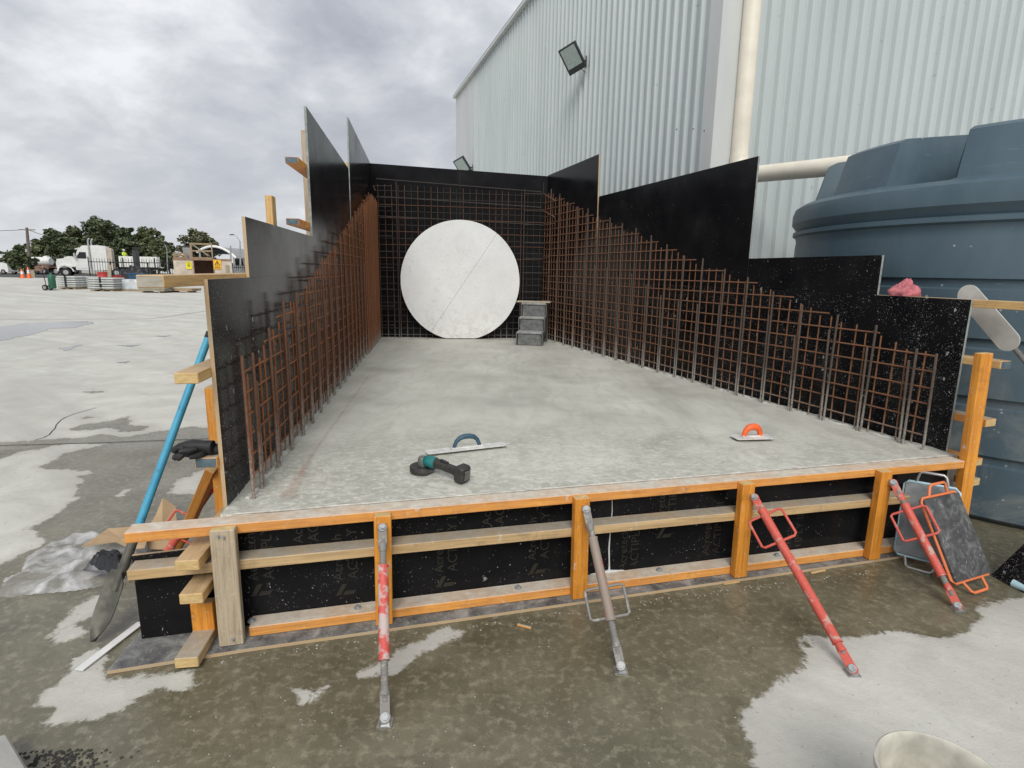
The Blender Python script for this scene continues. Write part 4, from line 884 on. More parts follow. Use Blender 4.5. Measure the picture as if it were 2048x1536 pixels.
def cardboard(pts, z, label, lift):
    P = [onz(x, y, z) for x, y in pts]; n = len(P); mb = MB(); top = [p + V(0, 0, lift[i]) for i, p in enumerate(P)]
    v = top + [p - V(0, 0, .005) for p in top]; c = sum(top) / n
    v2 = [tuple(k) for k in v] + [tuple(c), tuple(c - V(0, 0, .005))]
    mb.add(v2, [(i, (i + 1) % n, 2 * n) for i in range(n)] + [((i + 1) % n + n, i + n, 2 * n + 1) for i in range(n)] + [(i, i + n, (i + 1) % n + n, (i + 1) % n) for i in range(n)])
    build('cardboard', mb, M['cardboard'], label=label, cat='cardboard', group='flattened cardboard beside the edge form')
cardboard([(163, 1092), (200, 1072), (215, 1057), (262, 1060), (300, 1064), (290, 1098), (262, 1098), (232, 1086)], .10, 'torn sheet of tan cardboard lying on the clear plastic sheet', [.0, .01, .0, .02, .0, .01, 0, .01])
cardboard([(290, 1066), (312, 1040), (328, 1019), (352, 1024), (356, 1070), (340, 1098), (296, 1097)], .06, 'folded tan cardboard flap lying behind the edge form beside a red prop', [.0, .03, .08, .04, .0, .0, .0])
# white strip on the ground
a, b = onz(158, 1340, .008), onz(282, 1245, .008)
build('white_strip', MB().beam(a, b, .036, .005), M['white_plastic'], label='narrow white plastic angle strip lying on the ground by the shovel', cat='strip')
# gloves on the blue-ended timber
def gloves():
    c = FL(*sL(420, 905, -.07)[:2], -.07)
    s_, z_ = sL(412, 926, tw - .045); base = FL(s_ + .05, z_ + .024, tw - .075)
    x = -nL; y = -uL; root = thing('work_gloves', base, 'pair of black work gloves draped over the blue-ended timber', 'gloves')
    for k, (o, tilt) in enumerate(((V(0, 0, .012), .35), (V(-.01, .0, .038) + y * .015, -.1))):
        d = unit(x * math.cos(tilt) + y * math.sin(tilt)); sd = np.cross(V(0, 0, 1), d); p = base + o - d * .062
        g_ = build('glove', MB().tube([p, p + d * .04 + V(0, 0, .004), p + d * .08 + V(0, 0, .002), p + d * .115], [.030, .026, .032, .027], 12), M['glove_black'], root, smooth=70)
        for m, (q, ln) in enumerate(((-.024, .065), (-.008, .078), (.009, .072), (.024, .055))):
            s0 = p + d * .11 + sd * q * .9; ln = ln * .85; build('finger', MB().tube([s0, s0 + d * ln * .5 + V(0, 0, .004), s0 + d * ln * .9 + V(0, 0, -.012), s0 + d * ln + V(0, 0, -.02)], [.0125, .0125, .011, .006], 10), M['glove_black'], g_, smooth=70)
        s0 = p + d * .06 + sd * .028; build('thumb', MB().tube([s0, s0 + sd * .028 + d * .02, s0 + sd * .04 + d * .05], [.014, .0135, .008], 10), M['glove_black'], g_, smooth=70)
gloves()
# rag on the waler
def rag():
    s_, z_ = sR(1808, 592, -.06); c = FR(s_, zr1 + .004, -.06); mb = MB(); n, m = 34, 20; v = []
    for j in range(m + 1):
        for i in range(n):
            t = 2 * math.pi * i / n; q = math.pi / 2 * j / m; p = Vector((math.cos(t) * math.cos(q), math.sin(t) * math.cos(q), math.sin(q)))
            k = 1.05 + .4 * mnoise.noise(p * 1.9 + Vector((4, 1, 2))) - .35 * abs(mnoise.noise(p * 3.4 + Vector((1, 6, 2)))) - .16 * abs(mnoise.noise(p * 8)); v.append(c + V(p.x * .088 * k, p.y * .06 * k, p.z * .105 * k - .002))
    mb.add(v, [(j * n + i, j * n + (i + 1) % n, (j + 1) * n + (i + 1) % n, (j + 1) * n + i) for j in range(m) for i in range(n)])
    build('rag', mb, M['rag_red'], label='bunched dull red rag on the timber along the top of the spattered sheet', cat='rag', smooth=80)
rag()
# long-handled blade float leaning over the waler
def blade_float():
    t = -.19; P = lambda x, y: FR(*sR(x, y, t), t)
    a, b = P(1925, 575), P(2018, 683); ax = unit(b - a); n = nR; sd = unit(np.cross(ax, n))
    wd = np.linalg.norm(P(1960, 690) - P(2015, 640)) * .42; wd = .062
    a2, b2 = P(1937, 590), P(2014, 682)
    root = thing('long_handled_float', b, 'pale round-ended blade float on a spattered pole leaning behind the timber rail', 'float')
    poly = []; L_ = np.linalg.norm(b2 - a2)
    for k in range(13): q = R(-90 - 180 * k / 12); poly.append((wd * math.cos(q), wd * math.sin(q)))
    for k in range(13): q = R(90 - 180 * k / 12); poly.append((L_ + wd * math.cos(q), wd * math.sin(q)))
    build('blade', MB().prism(poly, lambda u_, v_, t_: a2 + ax * u_ + sd * v_ + n * t_, -.004, .004), M['float_alloy'], root)
    e = b2 + ax * (wd - .01); build('pole', MB().tube([e - ax * .05 + n * .015, e + ax * .03 + n * .008, e + ax * .9], .014, 12), M['screw_steel'], root, smooth=50)
blade_float()

# ---------------------------------------------------------------- bucket, block, offcuts
def bucket():
    zr = .36; c = onz(1893, 1556, zr); c0 = V(c[0], c[1], 0); root = thing('bucket', c0, 'dirty white plastic bucket standing on dry pale concrete', 'bucket')
    build('shell', MB().lathe([(.0, .004), (.122, .004), (.126, .008), (.148, zr - .03), (.155, zr - .028), (.156, zr - .004), (.151, zr)], c0, 40), M['bucket_white'], root, smooth=45)
    build('inner_wall', MB().lathe([(.1508, zr - .0003), (.146, zr - .006), (.143, zr - .03), (.121, .013), (.001, .013)], c0, 40), M['bucket_inside'], root, smooth=45)
    build('slurry', MB().lathe([(.0, .16), (.128, .162)], c0, 40), M['bucket_mud'], root)
    h = []
    for k in range(15): q = math.pi * k / 14; h.append(c0 + V(-.160 * math.cos(q), -.05 - .12 * math.sin(q) * .4, zr - .02 - .12 * math.sin(q)))
    build('bail', MB().tube(h, .003, 8), M['galvanised'], root, smooth=60)
bucket()
def block():
    p = [onz(x, y, .09) for x, y in ((-60, 1478), (14, 1467), (62, 1548), (-60, 1600))]; mb = MB(); n = 4
    v = [tuple(k) for k in p] + [(k[0], k[1], .001) for k in p]
    mb.add(v, [(0, 1, 2, 3), (7, 6, 5, 4)] + [(i, i + 4, (i + 1) % 4 + 4, (i + 1) % 4) for i in range(4)])
    build('concrete_block', mb, M['concrete_block'], label='grey concrete block resting on wet ground beside dark gravel', cat='block', bevel=.006)
block()
for (x0, y0), (x1, y1), mat, lab in (((1447, 1168), (1478, 1163), 'pine_timber', 'tiny pale wood sliver on wet ground near the long red prop'), ((1622, 1146), (1650, 1140), 'pine_timber', 'tiny pale wood sliver on wet ground near the kneeling boards'), ((1035, 1249), (1062, 1256), 'orange_timber', 'splintered orange wood chip on wet ground near the caked prop')):
    timber('wood_offcut', onz(x0, y0, .006), onz(x1, y1, .007), .012, .008, M[mat], None, label=lab, cat='offcut', bevel=.001)
# roll end and leaning black sheet beside the tank
a, b = onz(2026, 1166, .02), onz(2095, 1196, .02)
build('plastic_tube', MB().tube([a, a + (b - a) * .12], .022, 14).tube([a + (b - a) * .12, b], .0215, 14, 0), M['pale_blue_edge'], label='pale blue plastic tube lying on the ground by the leaning black sheet', cat='tube', smooth=50)
TC = V(4.34, 4.9, 0); TR = 1.8
def lean_sheet():
    P0, P1 = onz(1985, 1152, .0), onz(2120, 1222, .0); d = unit(P1 - P0); n = V(-d[1], d[0], 0)
    if n @ (TC - P0) < 0: n = -n
    gap = np.linalg.norm((TC - P0)[:2]) - TR; up_ = unit(V(0, 0, 1) + n * .30); n = unit(np.cross(d, up_))
    poly = [(0, 0), (.80, 0), (.80, .86), (.30, .86)]
    build('black_sheet', MB().prism(poly, lambda a, b, t: P0 + d * a + up_ * b + n * t + V(0, 0, .002), 0, .012, 0, 1), [M['film_ply_spattered'], M['ply_edge']], label='offcut of spattered black plywood leaning against the blue tank', cat='plywood')
lean_sheet()

# ---------------------------------------------------------------- steel shed
BC = V(2.29, 7.04, 0); AZB = R(-17.8); uK = V(math.sin(AZB), math.cos(AZB), 0); uW = V(uK[1], -uK[0], 0)     # uK recedes, uW runs behind the tank
def FK(s, z, t=0.): return BC + uK * s - uW * t + V(0, 0, z)       # long face, t outward
def FW(s, z, t=0.): return BC + uW * s - uK * t + V(0, 0, z)       # face behind the tank
def shed():
    v = ray(913, 195); k = np.linalg.solve(np.array([[uK[0], -v[0]], [uK[1], -v[1]]]), -BC[:2]); LK = k[0]; HB = (ORG + v * k[1])[2]; LW = 11.0
    root = thing('steel_shed', BC, 'tall pale grey-green steel shed with ribbed cladding behind the formwork', 'shed')
    pitch, rh = .19, .046
    def sheet_(fr, s0, n, z0, z1, name='wall_sheet'):
        pts = []
        for i in range(n):
            o = s0 + i * pitch; pts += [(o, 0), (o + .022, rh), (o + .052, rh), (o + .074, 0), (o + .128, .004), (o + .150, .004), (o + .168, 0)]
        pts.append((s0 + n * pitch, 0)); v_ = []
        for a, t in pts: v_ += [fr(a, z0, t), fr(a, z1, t)]
        return build(name, MB().add(v_, [(2 * i, 2 * i + 2, 2 * i + 3, 2 * i + 1) for i in range(len(pts) - 1)]), M['cladding'], root, fixn=False)
    s = .14; send = 11.2
    while s < send - .3: sheet_(FK, s, 4, 0, HB); s += 4 * pitch
    build('end_flashing', MB().prism([(s, 0), (LK, 0), (LK, HB), (s, HB)], FK, 0, .02), M['flashing'], root)
    s = .20
    while s < LW - .5: sheet_(FW, s, 4, 0, HB); s += 4 * pitch
    for a, b, o in ((0, 4.05, .004), (4.0, HB + .02, 0.)):
        mb = MB().prism([(-rh - .006 - o, a), (.17, a), (.17, b), (-rh - .006 - o, b)], FK, rh + .003 + o, rh + .005 + o); build('corner_flashing', mb, M['flashing'], root)
        mb = MB().prism([(-rh - .0025 - o, a), (.21, a), (.21, b), (-rh - .0025 - o, b)], FW, rh + .004 + o, rh + .006 + o); build('corner_flashing', mb, M['flashing'], root)
    build('roof', MB().add([FK(-.3, HB + .045, .12), FK(LK + .03, HB + .045, .12), FK(LK + .1, HB + 1.2, -LW), FK(-.3, HB + 1.2, -LW)], [(0, 1, 2, 3)]), M['cladding'], root)
    build('barge_capping', MB().beam(FK(-.3, HB + .0, .07), FK(LK + .03, HB + .0, .07), .10, .075), M['flashing'], root, bevel=.01)
    build('wall_lining', MB().prism([(.05, 0), (LK, 0), (LK, HB), (.05, HB)], lambda a, b, t: FK(a, b, t), -.03, -.02), M['galv_pole'], root)
    build('wall_lining', MB().prism([(.05, 0), (LW, 0), (LW, HB), (.05, HB)], lambda a, b, t: FW(a, b, t), -.03, -.02), M['galv_pole'], root)
    build('end_wall', MB().add([FK(LK, 0, 0), FK(LK, HB, 0), FK(LK, HB + 1.1, -LW), FK(LK, 0, -LW)], [(0, 1, 2, 3)]), M['cladding'], root, fixn=False)
    pw = onplane(1516, 275, BC, uK); zs = pw[2]; s0 = (pw - BC) @ uW
    s = s0
    for k_ in range(26):
        p = FW(s, zs, .004); build('screw', MB().tube([p, p - uK * .006], .009, 6), M['light_grey_cast'], root, fixn=False); s += .19
    for x, y in ((1353, 259), (1386, 258), (1408, 262), (1436, 265)):
        p = onplane(x, y, FW(0, 0, .042), uK); build('screw', MB().tube([p, p - uK * .006], .008, 6), M['light_grey_cast'], root, fixn=False)
    return HB, LK
HB, LK = shed()
def floodlight(x, y, label, sc_):
    p = onplane(x, y, FK(0, 0, .05), uW); root = thing('floodlight', p, label, 'floodlight', 'floodlights on the shed wall')
    out = -uW; dn = V(0, 0, -1); back = uK; k = sc_
    build('bracket', MB().beam(p + V(0, 0, .12) * k, p - V(0, 0, .12) * k, .05 * k, .012, up=out).tube([p, p + out * .20 * k], .022 * k, 10).beam(p + out * .02, p + out * .30 * k, .10 * k, .012), M['light_grey_cast'], root)
    h = p + out * .36 * k; nrm = unit(out * .55 + dn * .52 - back * .66); up_ = unit(V(0, 0, 1) - nrm * nrm[2]); sd = np.cross(up_, nrm); up_, sd = up_ * math.cos(.38) - sd * math.sin(.38), sd * math.cos(.38) + up_ * math.sin(.38)
    fr = lambda a, b, t: h + sd * a * k + up_ * b * k + nrm * t * k
    build('housing', MB().prism([(-.24, -.30), (.24, -.30), (.24, .34), (-.24, .34)], fr, -.05, .05), M['light_grey_cast'], root, bevel=.012 * k)
    build('lens', MB().prism([(-.20, -.17), (.20, -.17), (.20, .30), (-.20, .30)], fr, .051, .056), M['lamp_lens'], root)
    build('driver_box', MB().prism([(-.15, -.2), (.15, -.2), (.15, .1), (-.15, .1)], fr, -.13, -.051), M['light_grey_cast'], root, bevel=.01 * k)
    build('cable', MB().tube([fr(.05, -.27, -.06), fr(.10, -.42, -.10), fr(.16, -.40, -.2), p + V(0, 0, -.08)], .010 * k, 8), M['black_rubber'], root, smooth=60)
floodlight(1172, 122, 'grey floodlight on a bracket high up in the middle of the shed wall', .66)
floodlight(945, 335, 'small grey floodlight at the far end of the shed just above the back wall', .8)
# ---------------------------------------------------------------- downpipe and tank
TC = V(4.34, 4.9, 0); TR = 1.8
def pipes():
    pd = onplane(1492, 160, FW(0, 0, .115), uK); sd = (pd - BC) @ uW; r_ = .098
    zl = onplane(1450, 350, FW(0, 0, .115), uK)[2]
    e = at(1742, 326, 5.6)
    root = thing('downpipe', FW(sd, 0, .115), 'cream plastic downpipe on the shed crossing over to the tank roof', 'pipe')
    top = FW(sd, HB + .1, .115); bot = FW(sd, zl + .22, .115); st = FW(sd, zl, .115); d = unit(e - st)
    build('vertical_pipe', MB().tube([top, bot], r_, 20), M['pvc'], root, smooth=50)
    b0 = st + V(0, 0, .22); arc = [(1 - q) ** 2 * b0 + 2 * q * (1 - q) * st + q * q * (st + d * .22) for q in np.linspace(0, 1, 8)]
    build('elbow', MB().tube(arc, r_ * 1.08, 20), M['pvc'], root, smooth=50)
    e0 = e - d * .16; build('cross_pipe', MB().tube([st + d * .2, e0], r_ * .92, 20), M['pvc'], root, smooth=50)
    ed = e + V(0, 0, -.20) + d * .05; arc = [(1 - q) ** 2 * e0 + 2 * q * (1 - q) * (e + d * .03) + q * q * ed for q in np.linspace(0, 1, 9)]
    build('elbow', MB().tube(arc, r_ * 1.03, 20), M['pvc'], root, smooth=50)
    for z_ in (3.2, 5.2): build('pipe_clip', MB().beam(FW(sd - .11, z_, .02), FW(sd + .11, z_, .02), .03, .02), M['galvanised'], root)
pipes()
def tank():
    root = thing('water_tank', TC, 'large dark blue round plastic water tank beside the shed', 'water tank')
    prof = [(TR - .05, 0), (TR, .04)]
    for zb in (.42, .80, 1.18, 1.56):
        prof += [(TR, zb - .035), (TR - .028, zb - .025), (TR - .028, zb + .025), (TR, zb + .035)]
    prof += [(TR, 1.86), (TR - .005, 1.90), (TR + .005, 1.94), (TR + .03, 1.955), (TR + .03, 1.985), (TR + .0, 1.995), (TR + .015, 2.02), (TR + .045, 2.06), (TR + .045, 2.14), (TR + .03, 2.19), (TR - .02, 2.225), (TR - .09, 2.235)]
    build('shell', MB().lathe(prof, TC, 128), M['tank_plastic'], root, smooth=35)
    hi = [(1.71, 2.235), (1.68, 2.25), (1.60, 2.56), (1.54, 2.59), (.9, 2.67), (.45, 2.72), (0.001, 2.74)]
    lo = [(1.71, 2.235), (1.62, 2.240), (1.22, 2.28), (1.16, 2.30), (.9, 2.38), (.45, 2.52), (0.001, 2.54)]
    n = 10; seg = 360; vv = []; K = len(hi)
    for k in range(seg):
        t = 2 * math.pi * k / seg; ph = ((t + R(11)) * n / (2 * math.pi)) % 1; w_ = min(1, max(0, (.5 - abs(ph - .5) - .17) / .05)); w_ = w_ * w_ * (3 - 2 * w_)
        for (r0, z0), (r1, z1) in zip(lo, hi): vv.append((TC[0] + (r0 + (r1 - r0) * w_) * math.cos(t), TC[1] + (r0 + (r1 - r0) * w_) * math.sin(t), z0 + (z1 - z0) * w_))
    build('roof', MB().add(vv, [(k * K + i, ((k + 1) % seg) * K + i, ((k + 1) % seg) * K + i + 1, k * K + i + 1) for k in range(seg) for i in range(K - 1)]), M['tank_plastic'], root, smooth=35)
    build('lid', MB().lathe([(.30, 2.70), (.31, 2.78), (.28, 2.80), (0.001, 2.81)], TC, 32), M['black_plastic'], root, smooth=40)
    a = R(228); q = TC + V(1.48 * math.cos(a), 1.48 * math.sin(a), 2.60)
    build('lifting_lug', MB().beam(q - V(0, 0, .06), q + V(0, 0, .05), .16, .10, up=(math.cos(a), math.sin(a), 0)), M['tank_plastic'], root, bevel=.03)
tank()

# ---------------------------------------------------------------- trees
def leafball(mb, c, r_, n, ls, r2, sq=.8):
    cs = []
    v = []; f = []
    for _ in range(n):
        d = unit([r2.gauss(0, 1), r2.gauss(0, 1), r2.gauss(0, 1)]); q = r_ * (r2.random() ** .4); p = c + d * q * V(1, 1, sq)
        a = unit([r2.gauss(0, 1), r2.gauss(0, 1), r2.gauss(0, .6)]); b = unit(np.cross(a, [r2.gauss(0, 1), r2.gauss(0, 1), r2.gauss(0, 1)])); s = ls * r2.uniform(.6, 1.3); o = len(v)
        v += [p - a * s, p + b * s * .55, p + a * s, p - b * s * .55]; f.append((o, o + 1, o + 2, o + 3))
    mb.add(v, f)
def tree(cx, ytop, hw, Y, label, mat='leaf_dark', seed=1, name='gum_tree', n_cl=26, ls=.26, group='trees beyond the yard', low=.22):
    r2 = random.Random(seed); base = at(cx, 540, Y); base[2] = 0; top = at(cx, ytop, Y)[2]; rad = np.linalg.norm(at(cx + hw, 500, Y) - at(cx - hw, 500, Y)) / 2
    root = thing(name, base, label, 'tree', group)
    tr = MB(); h0 = top * .45; bend = V(r2.uniform(-.3, .3), r2.uniform(-.3, .3), 0)
    tr.tube([base, base + V(0, 0, h0 * .5) + bend * .5, base + V(0, 0, h0) + bend, base + V(0, 0, top * .75) + bend * 1.5], [top * .028, top * .022, top * .016, top * .006], 8)
    cr = MB(); zc = top * (low + 1) / 2; hz = top * (1 - low) / 2
    for k in range(int(n_cl * 2.4)):
        while True:
            d = V(r2.uniform(-1, 1), r2.uniform(-1, 1), r2.uniform(-1, 1))
            if np.linalg.norm(d) < 1: break
        d = d * V(1.12, 1.12, 1.0) * (1 + .36 * mnoise.noise(Vector((d[0] * 2.2 + seed * 7, d[1] * 2.2, d[2] * 2.2)))); rr = rad * r2.uniform(.11, .31); sq_ = 1 - .25 * max(0, d[2]); c = base + V(0, 0, zc) + d * V((rad - rr * .6) * sq_, (rad - rr * .6) * sq_, hz - rr * .75)
        leafball(cr, c, rr, int(75 * (rr / .9) ** 1.5 / (ls / .26) ** 1.5) + 30, ls, r2, .8)
        if k % 5 == 0: tr.tube([base + V(0, 0, h0 * r2.uniform(.6, 1.2)) + bend, (base + V(0, 0, h0) + c) / 2 + V(0, 0, .2), c], [top * .011, top * .007, top * .003], 6)
    leafball(cr, base + V(0, 0, zc * .9), rad * .7, 420, ls, r2, hz / rad)
    leafball(cr, base + V(r2.uniform(-.3, .3) * rad, 0, top - rad * .34), rad * .36, 200, ls, r2, .9)
    build('trunk', tr, M['bark'], root, smooth=60); build('crown', cr, M[mat], root, fixn=False)
TREES = [(41, 489, 27, 66, 'low round dark tree standing beyond the road in front of the others', 'leaf_dark', 14, .20, .12), (8, 502, 16, 150, 'small distant dark tree on the skyline beside the white van', 'leaf_dark', 16, .35, .1),
         (82, 477, 26, 96, 'shorter bushy tree next to the leaning power pole', 'leaf_mid', 22, .28, .1), (118, 456, 30, 98, 'rounded dark gum tree behind the white truck bonnet', 'leaf_dark', 28, .28, .12), (162, 450, 32, 100, 'leafy mid green gum tree behind the truck cab', 'leaf_mid', 30, .28, .12),
         (215, 431, 38, 102, 'tallest dark gum tree, behind the worker on the trailer', 'leaf_dark', 36, .28, .14), (266, 454, 28, 99, 'dense gum tree behind the white trailer', 'leaf_dark', 26, .28, .1), (304, 452, 32, 101, 'spreading olive gum tree behind the thin lamp post', 'leaf_mid', 30, .28, .12),
         (340, 482, 19, 97, 'low dark tree beside the old container', 'leaf_dark', 20, .26, .1), (403, 458, 36, 104, 'lone airy olive tree rising behind the arched shelter', 'leaf_olive', 30, .26, .2), (138, 474, 36, 91, 'low dense shrub tree behind the white tankers', 'leaf_dark', 22, .26, .05), (250, 472, 40, 92, 'low dense shrub tree behind the black palisade fence', 'leaf_dark', 22, .26, .05), (318, 476, 30, 91, 'low bushy tree behind the end of the white trailer', 'leaf_mid', 20, .26, .05)]
for i, (cx, yt, hw, Y, lab, mt, ncl, ls, low) in enumerate(TREES): tree(cx, yt, hw, Y, lab, mt, 20 + i, n_cl=ncl, ls=ls, low=low)

# ---------------------------------------------------------------- far yard
def G(x, Y): p = at(x, 540, Y); return V(p[0], Y, 0)
def pole(x, ytop, Y, r_, mat, label, lean=0, arm=None, name='lamp_post', xb=None):
    b = G(xb or x, Y); t = at(x, ytop, Y); root = thing(name, b, label, 'pole')
    build('shaft', MB().tube([b, t], [r_ * 1.3, r_ * .8], 10), M[mat], root, smooth=60); return root, b, t
def lamp_arm(root, t, mat, dx):
    build('arm', MB().tube([t - V(0, 0, .4), t + V(dx * .1, 0, .1), t + V(dx * .5, 0, .55), t + V(dx, 0, .75)], [.06, .05, .045, .04], 8), M[mat], root, smooth=60)
    build('lantern', MB().beam(t + V(dx * .9, 0, .75), t + V(dx * 1.6, 0, .72), .22, .12), M['light_grey_cast'], root, bevel=.03)
rt, b, t = pole(53.5, 455, 80, .20, 'old_pole', 'old timber power pole leaning beside the low trees', name='power_pole', xb=60); ptop_ = t
build('crossarm', MB().beam(t + V(-1.1, 0, -.3), t + V(1.1, 0, -.3), .1, .12), M['old_pole'], rt)
for nm, e in (('overhead wire running from the power pole out over the road', at(-120, 452, 85)), ('overhead wire sagging from the power pole into the trees', at(230, 505, 88))):
    pts = [t + (e - t) * k / 14 + V(0, 0, -.25 - 1.2 * (k / 14) * (1 - k / 14)) for k in range(15)]
    build('overhead_wire', MB().tube(pts, .035, 6), M['black_rubber'], label=nm, cat='wire', group='overhead wires')
rt, b, t = pole(480, 482, 72, .09, 'galv_pole', 'curved grey street lamp beside the arched shelter'); lamp_arm(rt, t, 'galv_pole', -.75)
pole(461, 491, 70, .10, 'galv_pole', 'plain grey post in front of the arched shelter', name='steel_post')
rt, b, t = pole(334, 500, 78, .07, 'galv_pole', 'thin pale lamp post in front of the dark trees'); lamp_arm(rt, t, 'galv_pole', -.3)

def wheel(c, r_, wdt, ax, parent):
    ax = unit(ax); c = V(*c); w_ = build('wheel', MB().tube([c - ax * wdt / 2, c - ax * wdt * .42, c + ax * wdt * .42, c + ax * wdt / 2], [r_ * .93, r_, r_, r_ * .93], 20), M['black_rubber'], parent, smooth=40)
    build('rim', MB().tube([c - ax * (wdt / 2 + .02), c + ax * (wdt / 2 + .02)], r_ * .52, 16), M['chrome'], w_, smooth=40)
def frame2(o, ang):
    x = V(math.cos(ang), math.sin(ang), 0); y = V(-x[1], x[0], 0); return lambda a, b, z: o + x * a + y * b + V(0, 0, z), x, y
def truck():
    Y = 69; o = G(113, Y); F_, x, y = frame2(o, R(28)); wd = 2.4; F = lambda a, b, z: F_(a, b, z * 1.1)
    root = thing('truck', o, 'white long-nosed prime mover with sleeper cab parked behind the stacked slabs', 'truck')
    def ex(name, prof, y0, y1, mat, par=root, bev=.04): return build(name, MB().prism(prof, lambda a, b, t: F(a, t, b), y0, y1), M[mat], par, bevel=bev)
    ex('bonnet', [(.05, .95), (1.9, 1.15), (1.9, 2.12), (1.5, 2.12), (.12, 1.92), (0, 1.5)], .15, wd - .15, 'white_paint')
    ex('mudguard', [(0, .62), (.12, 1.0), (.42, 1.28), (.85, 1.38), (1.3, 1.24), (1.62, .85), (1.72, .62), (1.58, .62), (1.45, .92), (1.15, 1.12), (.82, 1.2), (.5, 1.12), (.26, .9), (.18, .62)], -.02, .5, 'white_paint', bev=.01)
    ex('mudguard', [(0, .62), (.12, 1.0), (.42, 1.28), (.85, 1.38), (1.3, 1.24), (1.62, .85), (1.72, .62), (1.58, .62), (1.45, .92), (1.15, 1.12), (.82, 1.2), (.5, 1.12), (.26, .9), (.18, .62)], wd - .5, wd + .02, 'white_paint', bev=.01)
    cab = ex('cab', [(1.9, .8), (3.5, .8), (3.5, 3.45), (2.75, 3.42), (2.25, 2.95), (1.92, 2.15)], .02, wd - .02, 'white_paint')
    ex('windscreen', [(2.0, 2.25), (2.30, 2.88), (2.26, 2.92), (1.94, 2.25)], .2, wd - .2, 'dark_glass', cab, 0)
    ex('side_window', [(2.15, 2.02), (3.05, 2.02), (3.05, 2.72), (2.42, 2.72), (2.15, 2.3)], .002, .018, 'dark_glass', cab, 0)
    ex('door', [(2.05, .95), (3.2, .95), (3.2, 1.97), (2.05, 1.97)], -.005, .018, 'white_paint', cab, 0)
    sl = ex('sleeper', [(3.52, .8), (5.1, .8), (5.1, 3.42), (4.3, 3.5), (3.52, 3.46)], .02, wd - .02, 'white_paint')
    ex('side_fairing', [(5.12, .8), (5.62, .8), (5.62, 3.1), (5.12, 3.35)], .05, wd - .05, 'container_cream')
    ex('visor', [(2.05, 2.98), (2.45, 3.12), (2.4, 3.2), (1.95, 3.05)], .1, wd - .1, 'white_paint', cab, 0)
    ex('grille', [(-.03, .95), (.06, .95), (.1, 1.85), (.02, 1.85)], .5, wd - .5, 'chrome')
    ex('bumper', [(-.25, .4), (.1, .4), (.1, .85), (-.2, .85)], .02, wd - .02, 'chrome')
    ex('fuel_tank', [(2.4, .45), (4.6, .45), (4.6, .95), (2.4, .95)], .05, .6, 'chrome'); ex('chassis', [(.2, .75), (7.2, .75), (7.2, .98), (.2, .98)], .8, wd - .8, 'black_rubber', bev=.01)
    ex('mirror', [(1.86, 2.0), (2.0, 2.0), (2.0, 2.6), (1.86, 2.6)], -.35, -.15, 'chrome')
    for yy in (.05, wd - .05): build('exhaust', MB().tube([F(3.42, yy - .1, .9), F(3.40, yy - .1, 3.85), F(3.46, yy - .1, 4.1), F(3.58, yy - .1, 4.2)], .095, 12), M['chrome'], root, smooth=50)
    for a in (.85, 5.9, 7.0):
        for yy in (.2, wd - .2): wheel(F(a, yy, .52), .52, .32, y, root)
truck()
def trailer():
    Y = 64; o = G(240, Y); F, x, y = frame2(o, R(24)); L_ = np.linalg.norm(G(321, Y) - o) * .80; zt = at(280, 513, Y)[2]; zb = zt - 1.15
    root = thing('tipper_trailer', o, 'white ribbed tipper trailer behind the black palisade fence', 'trailer')
    def bx(name, a0, a1, y0, y1, z0, z1, mat, par=root): return build(name, MB().prism([(a0, z0), (a1, z0), (a1, z1), (a0, z1)], lambda a, b, t: F(a, t, b), y0, y1), M[mat], par)
    bx('floor', 0, L_, .06, 2.34, zb, zb + .12, 'dirty_white')
    for y0 in (0, 2.34):
        s_ = bx('side_wall', 0, L_, y0, y0 + .06, zb, zt, 'white_paint')
        k = .12
        while k < L_ - .1: bx('rib', k, k + .09, y0 - .05 if y0 == 0 else y0 + .06, y0 if y0 == 0 else y0 + .11, zb, zt - .08, 'dirty_white', s_); k += .34
    bx('end_wall', 0, .06, .06, 2.34, zb + .12, zt, 'white_paint'); bx('end_wall', L_ - .06, L_, .06, 2.34, zb + .12, zt, 'white_paint')
    bx('chassis', .1, L_ - .1, .7, 1.7, zb - .3, zb - .002, 'black_rubber')
    for a in (L_ - 2.6, L_ - 1.5, .8):
        for yy in (.2, 2.2): wheel(F(a, yy, .5), .5, .3, y, root)
    return F, zb, zt
TF, tzb, tzt = trailer()
